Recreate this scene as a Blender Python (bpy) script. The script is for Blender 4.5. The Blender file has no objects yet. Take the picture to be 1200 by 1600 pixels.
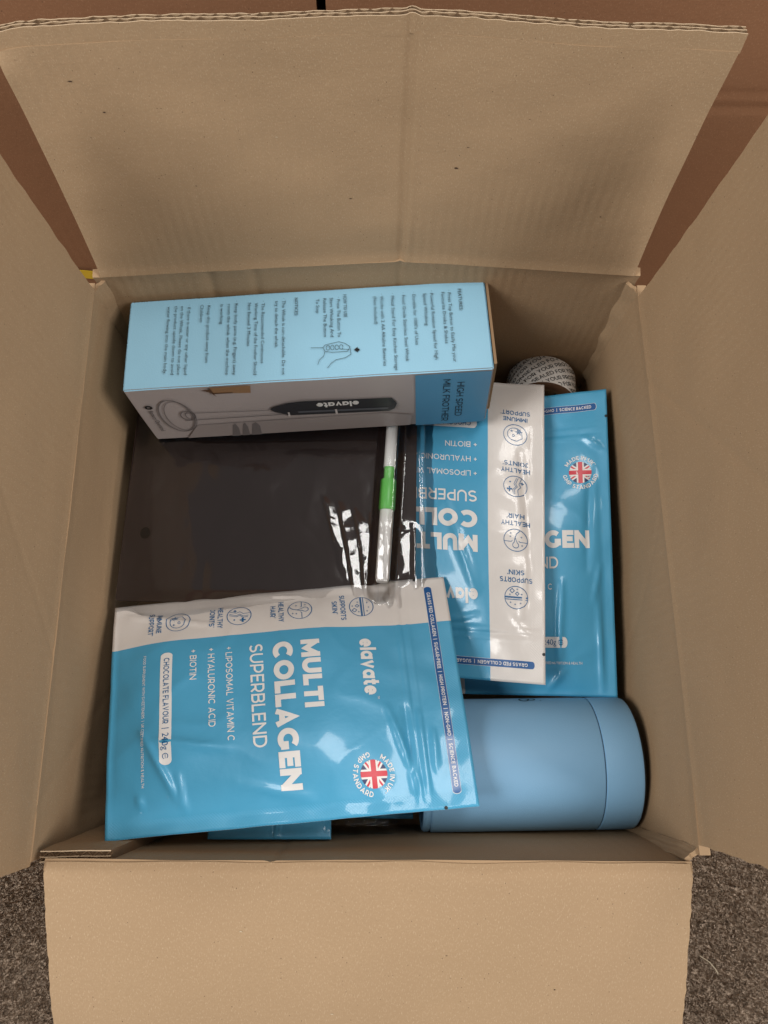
import bpy, bmesh, math, random
import numpy as np
from mathutils import Vector, Matrix, noise

# ------------------------------------------------------------------ camera, world, lamps, exposure
scene = bpy.context.scene
COL = scene.collection
cam_data = bpy.data.cameras.new('camera')
cam_data.sensor_fit = 'VERTICAL'
cam_data.sensor_height = 36.0
cam_data.lens = 36.0 * 1202.0 / 1600.0
cam_data.clip_start = 0.01
cam_data.clip_end = 50.0
cam = bpy.data.objects.new('camera', cam_data)
cam.location = (0.0008, -0.1119, 0.6071)
cam.rotation_euler = (0.2839, -0.0176, -0.0069)
COL.objects.link(cam)
scene.camera = cam

world = bpy.data.worlds.new('World')
scene.world = world
world.use_nodes = True
bg = world.node_tree.nodes['Background']
bg.inputs[0].default_value = (1.0, 0.975, 0.945, 1)
bg.inputs[1].default_value = 0.27


def area(name, loc, target, sx, sy, power, color):
    l = bpy.data.lights.new(name, 'AREA')
    l.shape = 'RECTANGLE'
    l.size, l.size_y = sx, sy
    l.energy = power
    l.color = color
    o = bpy.data.objects.new(name, l)
    o.location = loc
    o.rotation_euler = (Vector(target) - Vector(loc)).to_track_quat('-Z', 'Y').to_euler()
    COL.objects.link(o)
    return o


area('ceiling_lamp', (0.38, 0.54, 2.0), (0, 0, 0.1), 0.50, 0.60, 17.0, (1.0, 0.98, 0.95))
area('ceiling_lamp', (1.15, -0.50, 1.40), (0, 0, 0.1), 0.55, 0.65, 27.0, (1.0, 0.98, 0.95))
area('ceiling_lamp', (-1.15, -0.30, 1.40), (0, 0, 0.1), 0.65, 0.75, 32.0, (1.0, 0.98, 0.95))

vs = scene.view_settings
vs.view_transform = 'Standard'
vs.look = 'None'
vs.exposure = -0.46
vs.gamma = 1.0
vs.use_curve_mapping = False
scene.cycles.use_denoising = True
scene.cycles.max_bounces = 8
scene.cycles.transparent_max_bounces = 12


# ------------------------------------------------------------------ small maths
def clamp(x, a=0.0, b=1.0):
    return a if x < a else b if x > b else x


def sstep(a, b, x):
    t = clamp((x - a) / (b - a))
    return t * t * (3 - 2 * t)


def lerp(a, b, t):
    return a + (b - a) * t


def nz(x, y, z=0.0):
    return noise.noise(Vector((x, y, z)))


# ------------------------------------------------------------------ materials
def srgb(r, g, b):
    f = lambda c: (c / 255 / 12.92) if c / 255 <= 0.04045 else ((c / 255 + 0.055) / 1.055) ** 2.4
    return (f(r), f(g), f(b), 1.0)


class NT:
    """thin helper round a node tree"""
    def __init__(self, name):
        self.m = bpy.data.materials.new(name)
        self.m.use_nodes = True
        self.t = self.m.node_tree
        self.b = self.t.nodes['Principled BSDF']

    def n(self, kind, **kw):
        x = self.t.nodes.new(kind)
        for k, v in kw.items():
            if k in x.inputs.keys():
                x.inputs[k].default_value = v
            else:
                setattr(x, k, v)
        return x

    def l(self, a, b):
        self.t.links.new(a, b)

    def math(self, op, a, b=None, c=None):
        x = self.t.nodes.new('ShaderNodeMath')
        x.operation = op
        for i, v in enumerate((a, b, c)):
            if v is None:
                continue
            if hasattr(v, 'is_output'):
                self.l(v, x.inputs[i])
            else:
                x.inputs[i].default_value = v
        return x.outputs[0]

    def ramp(self, src, stops):
        r = self.t.nodes.new('ShaderNodeValToRGB')
        el = r.color_ramp.elements
        while len(el) < len(stops):
            el.new(0.5)
        for e, (p, c) in zip(el, stops):
            e.position = p
            e.color = c if len(c) == 4 else (*c, 1)
        self.l(src, r.inputs[0])
        return r.outputs[0]

    def mix(self, fac, a, b, blend='MIX'):
        x = self.t.nodes.new('ShaderNodeMix')
        x.data_type = 'RGBA'
        x.blend_type = blend
        for s, v in ((0, fac), (6, a), (7, b)):
            if hasattr(v, 'is_output'):
                self.l(v, x.inputs[s])
            else:
                x.inputs[s].default_value = v
        return x.outputs[2]


def m_plain(name, col, rough=0.5, spec=0.5, metal=0.0, coat=0.0, coat_rough=0.1):
    q = NT(name)
    q.b.inputs['Base Color'].default_value = col
    q.b.inputs['Roughness'].default_value = rough
    q.b.inputs['Specular IOR Level'].default_value = spec
    q.b.inputs['Metallic'].default_value = metal
    q.b.inputs['Coat Weight'].default_value = coat
    q.b.inputs['Coat Roughness'].default_value = coat_rough
    return q.m


def m_kraft(name, col, dark, light, stripes=0.55, grain=1.0):
    """paper-faced cardboard: fibres, specks, faint flute lines (UV in metres, flutes run along V)"""
    q = NT(name)
    tc = q.n('ShaderNodeTexCoord')
    uv = tc.outputs['UV']
    big = q.n('ShaderNodeTexNoise', Scale=9.0, Detail=3.0)
    q.l(uv, big.inputs['Vector'])
    mp = q.n('ShaderNodeMapping')
    mp.inputs['Scale'].default_value = (420, 900, 1)
    q.l(uv, mp.inputs['Vector'])
    fib = q.n('ShaderNodeTexNoise', Scale=1.0, Detail=4.0, Roughness=0.7)
    q.l(mp.outputs[0], fib.inputs['Vector'])
    mp2 = q.n('ShaderNodeMapping')
    mp2.inputs['Scale'].default_value = (1500, 600, 1)
    mp2.inputs['Rotation'].default_value = (0, 0, 0.6)
    q.l(uv, mp2.inputs['Vector'])
    fib2 = q.n('ShaderNodeTexNoise', Scale=1.0, Detail=2.0, Roughness=0.6)
    q.l(mp2.outputs[0], fib2.inputs['Vector'])
    c = q.mix(q.math('MULTIPLY', q.math('SUBTRACT', big.outputs[0], 0.3), 1.2), dark, col)
    c = q.mix(q.ramp(fib.outputs[0], [(0.40, (0, 0, 0)), (0.62, (1, 1, 1))]), c,
              q.mix(0.60 * grain, c, dark, 'MIX'))
    c = q.mix(q.ramp(fib2.outputs[0], [(0.56, (0, 0, 0)), (0.72, (1, 1, 1))]), c,
              q.mix(0.50 * grain, c, light, 'MIX'))
    # specks
    for sc, thr, sc_col, amt, off in ((95.0, 0.040, (0.06, 0.038, 0.024, 1), 0.65, 0.0),
                                      (150.0, 0.050, light, 0.5, 3.7)):
        mv = q.n('ShaderNodeMapping')
        mv.inputs['Location'].default_value = (off, off * 0.6, 0)
        mv.inputs['Rotation'].default_value = (0, 0, off)
        mv.inputs['Scale'].default_value = (sc, sc * 0.75, 1)
        q.l(uv, mv.inputs['Vector'])
        vo = q.n('ShaderNodeTexVoronoi', Randomness=1.0)
        vo.voronoi_dimensions = '2D'
        q.l(mv.outputs[0], vo.inputs['Vector'])
        pick = q.n('ShaderNodeSeparateColor')
        q.l(vo.outputs['Color'], pick.inputs[0])
        on = q.math('GREATER_THAN', pick.outputs[0], 0.95)
        near = q.math('LESS_THAN', vo.outputs['Distance'], q.math('MULTIPLY', pick.outputs[1], thr * 3.4))
        c = q.mix(q.math('MULTIPLY', q.math('MULTIPLY', on, near), amt), c, sc_col)
    q.b.inputs['Roughness'].default_value = 0.82
    q.b.inputs['Specular IOR Level'].default_value = 0.25
    sep = q.n('ShaderNodeSeparateXYZ')
    q.l(uv, sep.inputs[0])
    wob = q.math('ADD', sep.outputs[0], q.math('MULTIPLY', big.outputs[0], 0.004))
    flute = q.math('SINE', q.math('MULTIPLY', wob, 2 * math.pi / 0.0066))
    # rub marks along the flutes
    rub = q.n('ShaderNodeTexNoise', Scale=3.5, Detail=5.0, Roughness=0.65)
    q.l(uv, rub.inputs['Vector'])
    rubm = q.math('MULTIPLY', q.math('GREATER_THAN', flute, 0.55), q.ramp(rub.outputs[0], [(0.5, (0, 0, 0)), (0.68, (0.22, 0.22, 0.22))]))
    c = q.mix(rubm, c, dark)
    q.l(c, q.b.inputs['Base Color'])
    dent = q.n('ShaderNodeTexNoise', Scale=55.0, Detail=4.0, Roughness=0.55)
    q.l(uv, dent.inputs['Vector'])
    patch = q.math('MULTIPLY', flute, q.math('MULTIPLY', q.ramp(big.outputs[0], [(0.42, (0.1, 0.1, 0.1)), (0.66, (1, 1, 1))]), stripes * 0.00016))
    hgt = q.math('ADD', q.math('ADD', patch, q.math('MULTIPLY', dent.outputs[0], 0.00045)),
                 q.math('MULTIPLY', fib.outputs[0], 0.00012))
    bp = q.n('ShaderNodeBump', Strength=1.0, Distance=1.0)
    q.l(hgt, bp.inputs['Height'])
    q.l(bp.outputs[0], q.b.inputs['Normal'])
    return q.m


M = {}
M['kraft'] = m_kraft('kraft_board', (0.395, 0.268, 0.158, 1), (0.330, 0.220, 0.127, 1), (0.52, 0.39, 0.26, 1))
M['kraft_edge'] = m_plain('kraft_cut_edge', (0.36, 0.24, 0.14, 1), 0.9, 0.2)
M['kraft_torn'] = m_plain('kraft_torn_edge', (0.56, 0.43, 0.29, 1), 0.9, 0.2)
M['flute'] = m_plain('kraft_fluting', (0.17, 0.105, 0.058, 1), 0.9, 0.2)  # darker than the liners: shade in the flute gaps is put into the colour
M['brown'] = m_kraft('red_brown_board', (0.31, 0.155, 0.080, 1), (0.26, 0.125, 0.063, 1), (0.42, 0.24, 0.14, 1), 0.2)
M['yellow'] = m_plain('yellow_tape', (0.72, 0.48, 0.02, 1), 0.4)


def m_film(name, col, rough=0.40, rib=True):
    """satin laminated foil pouch film; ribbed heat seals along the borders (UV = 0..1 over the pouch)"""
    q = NT(name)
    tc = q.n('ShaderNodeTexCoord')
    sep = q.n('ShaderNodeSeparateXYZ')
    q.l(tc.outputs['UV'], sep.inputs[0])
    u, v = sep.outputs[0], sep.outputs[1]
    q.b.inputs['Base Color'].default_value = col
    ns = q.n('ShaderNodeTexNoise', Scale=40.0, Detail=3.0)
    q.l(tc.outputs['UV'], ns.inputs['Vector'])
    r = q.math('ADD', rough - 0.06, q.math('MULTIPLY', ns.outputs[0], 0.12))
    q.l(r, q.b.inputs['Roughness'])
    q.b.inputs['Specular IOR Level'].default_value = 0.5
    q.b.inputs['Metallic'].default_value = 0.05
    q.b.inputs['Coat Weight'].default_value = 0.40
    q.b.inputs['Coat Roughness'].default_value = 0.09
    # seals: fine cross ribs
    eu = q.math('MINIMUM', u, q.math('SUBTRACT', 1.0, u))
    side = q.math('LESS_THAN', eu, 0.062)
    top = q.math('GREATER_THAN', v, 0.955)
    mask = q.math('MAXIMUM', side, top)
    ribs = q.math('MULTIPLY', q.math('SINE', q.math('MULTIPLY', v, 2 * math.pi * 120)),
                  q.math('SINE', q.math('MULTIPLY', u, 2 * math.pi * 85)))
    hgt = q.math('ADD', q.math('MULTIPLY', q.math('MULTIPLY', ribs, mask), 0.000045),
                 q.math('MULTIPLY', ns.outputs[0], 0.00012))
    bp = q.n('ShaderNodeBump', Strength=1.0, Distance=1.0)
    q.l(hgt, bp.inputs['Height'])
    q.l(bp.outputs[0], q.b.inputs['Normal'])
    return q.m


BLUE = srgb(72, 161, 201)
M['film_blue'] = m_film('blue_pouch_film', BLUE)
M['film_white'] = m_film('white_pouch_film', (0.71, 0.672, 0.640, 1))
M['film_deep'] = m_film('deep_blue_print', srgb(10, 84, 146))
M['ink_white'] = m_plain('white_ink', (0.78, 0.76, 0.74, 1), 0.32, 0.5)
M['ink_blue'] = m_plain('deep_blue_ink', srgb(25, 98, 150), 0.32, 0.5)
M['ink_navy'] = m_plain('navy_ink', srgb(28, 40, 92), 0.32, 0.5)
M['ink_red'] = m_plain('red_ink', srgb(205, 30, 52), 0.32, 0.5)
M['ink_black'] = m_plain('black_ink', srgb(28, 30, 34), 0.45, 0.4)
M['foil'] = m_plain('cut_foil_edge', (0.75, 0.76, 0.78, 1), 0.3, 0.5, 0.3)


def m_clear(name, rough=0.085, base=0.0):
    q = NT(name)
    t = q.t
    t.nodes.remove(q.b)
    out = [n for n in t.nodes if n.type == 'OUTPUT_MATERIAL'][0]
    tr = q.n('ShaderNodeBsdfTransparent')
    tr.inputs[0].default_value = (0.965, 0.965, 0.97, 1)
    gl = q.n('ShaderNodeBsdfGlossy')
    gl.inputs['Color'].default_value = (1, 1, 1, 1)
    gl.inputs['Roughness'].default_value = rough
    fr = q.n('ShaderNodeFresnel')
    fr.inputs[0].default_value = 1.5
    fac = q.math('ADD', q.math('MULTIPLY', fr.outputs[0], 1.55), base)
    mx = q.n('ShaderNodeMixShader')
    q.l(fac, mx.inputs[0])
    q.l(tr.outputs[0], mx.inputs[1])
    q.l(gl.outputs[0], mx.inputs[2])
    q.l(mx.outputs[0], out.inputs['Surface'])
    return q.m


M['clear'] = m_clear('clear_polybag')


# ------------------------------------------------------------------ object helpers
def link(o):
    COL.objects.link(o)
    return o


def tag(o, label=None, cat=None, group=None, kind=None):
    for k, v in (('label', label), ('category', cat), ('group', group), ('kind', kind)):
        if v:
            o[k] = v
    return o


def empty(name, loc=(0, 0, 0), rot=(0, 0, 0)):
    o = bpy.data.objects.new(name, None)
    o.empty_display_size = 0.02
    o.location = loc
    o.rotation_euler = rot
    return link(o)


def mesh_obj(name, verts, faces, mat, parent=None, smooth=True, uvs=None, mats=None, fmat=None):
    me = bpy.data.meshes.new(name)
    me.from_pydata([tuple(v) for v in verts], [], faces)
    for m in (mats or [mat]):
        me.materials.append(m)
    if fmat is not None:
        me.polygons.foreach_set('material_index', fmat)
    if uvs is not None:
        lay = me.uv_layers.new(name='UVMap')
        vi = np.zeros(len(me.loops), dtype=np.int32)
        me.loops.foreach_get('vertex_index', vi)
        lay.data.foreach_set('uv', np.asarray(uvs, dtype=np.float32)[vi].ravel())
    if smooth:
        me.polygons.foreach_set('use_smooth', [True] * len(me.polygons))
    me.update()
    o = link(bpy.data.objects.new(name, me))
    if parent is not None:
        o.parent = parent
        if isinstance(parent, bpy.types.Object):
            # coordinates are given in world space: cancel the parent's own transform
            o.matrix_parent_inverse = Matrix.Identity(4)
    return o


def sharpen(o, angle=35):
    o.data.set_sharp_from_angle(angle=math.radians(angle))


def slab(name, fn, nu, nv, thick, out_hint, parent, mat, edge_mat=None, Lu=0.36, Lv=0.17, nseed=0.0):
    """a board: inner face follows fn(u,v); outer face is thick away in the direction out_hint"""
    P = np.array([[fn(i / nu, j / nv) for i in range(nu + 1)] for j in range(nv + 1)], dtype=float)
    du = np.gradient(P, axis=1)
    dv = np.gradient(P, axis=0)
    n = np.cross(du, dv)
    n /= np.linalg.norm(n, axis=2, keepdims=True)
    if (n.mean((0, 1)) @ np.array(out_hint)) < 0:
        n = -n
        flip = False
    else:
        flip = True
    Q = P + n * thick
    verts = np.concatenate([P.reshape(-1, 3), Q.reshape(-1, 3)])
    uv = [(i / nu * Lu + nseed, j / nv * Lv + nseed * 0.7) for j in range(nv + 1) for i in range(nu + 1)]
    uv = uv + [(a + 0.013, b + 0.02) for a, b in uv]
    W1 = nu + 1
    N = W1 * (nv + 1)
    faces, fm = [], []
    def add(f, m):
        faces.append(f if not flip else f[::-1])
        fm.append(m)
    for j in range(nv):
        for i in range(nu):
            a = j * W1 + i
            add((a, a + 1, a + W1 + 1, a + W1), 0)
            add((a + N, a + W1 + N, a + W1 + 1 + N, a + 1 + N), 0)
    for i in range(nu):
        a = i; b = nv * W1 + i
        add((a, a + N, a + 1 + N, a + 1), 1)
        add((b, b + 1, b + 1 + N, b + N), 1)
    for j in range(nv):
        a = j * W1; b = j * W1 + nu
        add((a, a + W1, a + W1 + N, a + N), 1)
        add((b, b + N, b + W1 + N, b + W1), 1)
    o = mesh_obj(name, verts, faces, None, parent, True, uv, [mat, edge_mat or mat], fm)
    sharpen(o, 40)
    return o


# ------------------------------------------------------------------ 2D print helpers
_cache = {}


def text2d(body, weight=0.0, res=3, spacing=1.0):
    key = (body, weight, res, spacing)
    if key in _cache:
        return _cache[key]
    cu = bpy.data.curves.new('lettering_source', 'FONT')
    cu.body = body
    cu.size = 1.0
    cu.resolution_u = res
    cu.offset = weight
    cu.space_character = spacing
    cu.fill_mode = 'BOTH'
    o = link(bpy.data.objects.new('lettering_source', cu))
    dg = bpy.context.evaluated_depsgraph_get()
    ev = o.evaluated_get(dg)
    me = ev.to_mesh()
    V = np.array([v.co[:2] for v in me.vertices], dtype=float).reshape(-1, 2)
    Fc = [tuple(p.vertices) for p in me.polygons]
    # keep the faces turned to +Z
    out = []
    for f in Fc:
        a = 0.0
        for k in range(len(f)):
            x0, y0 = V[f[k]]
            x1, y1 = V[f[(k + 1) % len(f)]]
            a += x0 * y1 - x1 * y0
        out.append(f if a > 0 else f[::-1])
    ev.to_mesh_clear()
    bpy.data.objects.remove(o)
    bpy.data.curves.remove(cu)
    _cache[key] = (V, out)
    return _cache[key]


def _arc(cx, cy, rx, ry, a0, a1, n=14):
    return [(cx + rx * math.cos(math.radians(a0 + (a1 - a0) * i / n)), cy + ry * math.sin(math.radians(a0 + (a1 - a0) * i / n))) for i in range(n + 1)]


def glyph(ch, s):
    """round geometric capitals as centre lines; cap height 1, stroke s. Returns width and strokes"""
    h = s / 2
    if ch in 'OCGQ0':
        w = 1.04 if ch != '0' else 0.74
        cx, rx, ry = w / 2, w / 2 - h, 0.5 - h
        if ch in 'OQ0':
            return w, [_arc(cx, 0.5, rx, ry, 90, 450, 30)]
        if ch == 'C':
            return w * 0.93, [_arc(cx, 0.5, rx, ry, 46, 314, 24)]
        return w * 0.97, [_arc(cx, 0.5, rx, ry, 46, 318, 24), [(w * 0.94 - h, 0.14), (w * 0.94 - h, 0.46)], [(w * 0.58, 0.46 - h * 0.6), (w * 0.94, 0.46 - h * 0.6)]]
    if ch == 'I':
        return s, [[(h, 0), (h, 1)]]
    if ch == '|':
        return s, [[(h, -0.12), (h, 1.08)]]
    if ch == 'L':
        return 0.64, [[(h, 1), (h, h), (0.64, h)]]
    if ch == 'T':
        return 0.80, [[(0, 1 - h), (0.80, 1 - h)], [(0.40, 1 - s), (0.40, 0)]]
    if ch == 'U':
        w = 0.88
        return w, [[(h, 1), (h, 0.42)] + _arc(w / 2, 0.42, w / 2 - h, 0.42 - h, 180, 360, 14) + [(w - h, 0.42), (w - h, 1)]]
    if ch == 'J':
        w = 0.56
        return w, [[(0.1, 1 - h), (w - h, 1 - h), (w - h, 0.36)] + _arc(w * 0.42, 0.36, w * 0.58 - h, 0.36 - h, 0, -140, 10)]
    if ch == 'M':
        w = 1.06
        return w, [[(h, 0), (h, 1)], [(w - h, 0), (w - h, 1)], [(h, 1 - h), (w / 2, 0.26), (w - h, 1 - h)]]
    if ch == 'N':
        w = 0.92
        return w, [[(h, 0), (h, 1)], [(w - h, 0), (w - h, 1)], [(h * 1.2, 1 - h), (w - h * 1.2, h)]]
    if ch == 'A':
        w = 0.94
        return w, [[(h, 0), (w / 2, 1 - h), (w - h, 0)], [(w * 0.22, 0.28), (w * 0.78, 0.28)]]
    if ch == 'V':
        w = 0.90
        return w, [[(h, 1), (w / 2, h), (w - h, 1)]]
    if ch == 'W':
        w = 1.36
        return w, [[(h, 1), (w * 0.27, h), (w / 2, 1 - h), (w * 0.73, h), (w - h, 1)]]
    if ch == 'Y':
        w = 0.84
        return w, [[(h, 1), (w / 2, 0.42), (w - h, 1)], [(w / 2, 0.44), (w / 2, 0)]]
    if ch == 'K':
        w = 0.82
        return w, [[(h, 0), (h, 1)], [(w - h, 1), (s, 0.40)], [(w * 0.42, 0.58), (w - h, 0)]]
    if ch == 'H':
        w = 0.88
        return w, [[(h, 0), (h, 1)], [(w - h, 0), (w - h, 1)], [(s, 0.5), (w - s, 0.5)]]
    if ch in 'EF':
        w = 0.68
        st = [[(h, 0), (h, 1)], [(s, 1 - h), (w, 1 - h)], [(s, 0.51), (w * 0.92, 0.51)]]
        if ch == 'E':
            st.append([(s, h), (w * 1.02, h)])
        return w, st
    if ch in 'PRB':
        w = 0.78
        m = 0.34 if ch in 'PR' else 0.52
        ry = (1 - h - m) / 2
        st = [[(h, 0), (h, 1)], [(s, 1 - h), (w - h - ry * 1.05, 1 - h)] + _arc(w - h - ry * 1.05, m + ry, ry * 1.05, ry, 90, -90, 12) + [(s, m)]]
        if ch == 'R':
            st.append([(w * 0.50, m), (w - h, 0)])
        if ch == 'B':
            r2 = (m - h) / 2
            st.append([(w - h - r2, m)] + _arc(w - h * 0.7 - r2 * 1.05, h + r2, r2 * 1.05, r2, 90, -90, 12) + [(s, h)])
        return w, st
    if ch == 'D':
        w = 0.92
        ry = 0.5 - h
        return w, [[(h, 0), (h, 1)], [(s, 1 - h), (w - h - ry, 1 - h)] + _arc(w - h - ry, 0.5, ry, ry, 90, -90, 16) + [(s, h)]]
    if ch == 'S':
        w = 0.76
        ry = (0.5 - h) / 2
        rx = w / 2 - h
        return w, [_arc(w / 2, 0.5 + ry, rx, ry, 28, 270, 14) + _arc(w / 2, 0.5 - ry, rx, ry, 90, -152, 14)[1:]]
    if ch == 'Z':
        w = 0.76
        return w, [[(0, 1 - h), (w - h, 1 - h), (h, h), (w, h)]]
    if ch == '2':
        w = 0.68
        return w, [_arc(w / 2, 0.68, w / 2 - h, 0.32 - h, 160, -30, 12) + [(h, h), (w, h)]]
    if ch == '4':
        w = 0.76
        return w, [[(w * 0.58, 1), (h * 1.4, 0.26), (w, 0.26)], [(w * 0.72, 0.46), (w * 0.72, 0)]]
    if ch == '+':
        return 0.56, [[(0, 0.5), (0.56, 0.5)], [(0.28, 0.22), (0.28, 0.78)]]
    if ch == '-':
        return 0.40, [[(0, 0.45), (0.40, 0.45)]]
    if ch in "'*":
        return 0.12, [[(0.06, 1.0), (0.06, 0.80)]]
    if ch == ':':
        return s, [[(h, 0), (h, s)], [(h, 0.5), (h, 0.5 + s)]]
    if ch == '&':
        return 0.8, [_arc(0.36, 0.76, 0.24 - h, 0.24 - h * 0.5, -60, 300, 16), _arc(0.34, 0.27, 0.32 - h, 0.27 - h, 60, 330, 16) + [(0.76, 0.45)], [(0.2, 0.62), (0.76, 0.0)]]
    xh = 0.74
    r = xh / 2 - h
    if ch == 'l':
        return s, [[(h, 0), (h, 1.02)]]
    if ch == 'e':
        w = xh * 1.02
        return w, [_arc(w / 2, xh / 2, w / 2 - h, r, -38, -360, 22) + [(s * 0.9, xh / 2)]]
    if ch == 'a':
        w = xh * 1.02
        return w, [_arc(w / 2 - 0.01, xh / 2, w / 2 - h - 0.01, r, 30, 330, 22), [(w - h, 0), (w - h, xh)]]
    if ch == 'g':
        w = xh * 1.02
        return w, [_arc(w / 2 - 0.01, xh / 2, w / 2 - h - 0.01, r, 30, 330, 22), [(w - h, xh), (w - h, 0.0)] + _arc(w / 2, -0.02, w / 2 - h, 0.22, 0, -140, 10)]
    if ch == 'v':
        w = 0.74
        return w, [[(h, xh), (w / 2, h), (w - h, xh)]]
    if ch == 't':
        return 0.46, [[(0.16 + h * 0.4, 0.96), (0.16 + h * 0.4, 0.20), (0.28 + h * 0.3, h * 0.9), (0.46, h)], [(0, xh - h), (0.44, xh - h)]]
    return 0.3, []


def stroke_quads(pts, s):
    """a polyline with mitred joints as a run of quads"""
    n = len(pts)
    closed = n > 3 and math.hypot(pts[0][0] - pts[-1][0], pts[0][1] - pts[-1][1]) < 1e-6
    P = [np.array(p, float) for p in pts]
    Lf, Rt = [], []
    for i in range(n):
        if closed:
            a, b = P[i - 1 if i > 0 else n - 2], P[(i + 1) if i < n - 1 else 1]
        else:
            a, b = P[max(i - 1, 0)], P[min(i + 1, n - 1)]
        d0, d1 = P[i] - a, b - P[i]
        if np.hypot(*d0) < 1e-9:
            d0 = d1
        if np.hypot(*d1) < 1e-9:
            d1 = d0
        d0, d1 = d0 / np.hypot(*d0), d1 / np.hypot(*d1)
        n0, n1 = np.array([-d0[1], d0[0]]), np.array([-d1[1], d1[0]])
        m = n0 + n1
        l = np.hypot(*m)
        if l < 1e-6:
            m, k = n0, 1.0
        else:
            m = m / l
            k = min(1.0 / max(m @ n0, 0.2), 1.9)
        Lf.append(P[i] + m * k * s / 2)
        Rt.append(P[i] - m * k * s / 2)
    return [(tuple(Rt[i]), tuple(Rt[i + 1]), tuple(Lf[i + 1]), tuple(Lf[i])) for i in range(n - 1)]


def stroke_text(body, s, gap=0.16, space=0.42):
    V, Fc, Z = [], [], []
    x = 0.0
    for ch in body:
        if ch == ' ':
            x += space
            continue
        w, strokes = glyph(ch, s)
        for si, st in enumerate(strokes):
            for q in stroke_quads(st, s):
                k = len(V)
                V += [(px + x, py) for px, py in q]
                Z += [si * 0.00004] * 4
                Fc.append((k, k + 1, k + 2, k + 3))
        x += w + gap
    V = np.array(V, float)
    return V, Fc, Z


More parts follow.
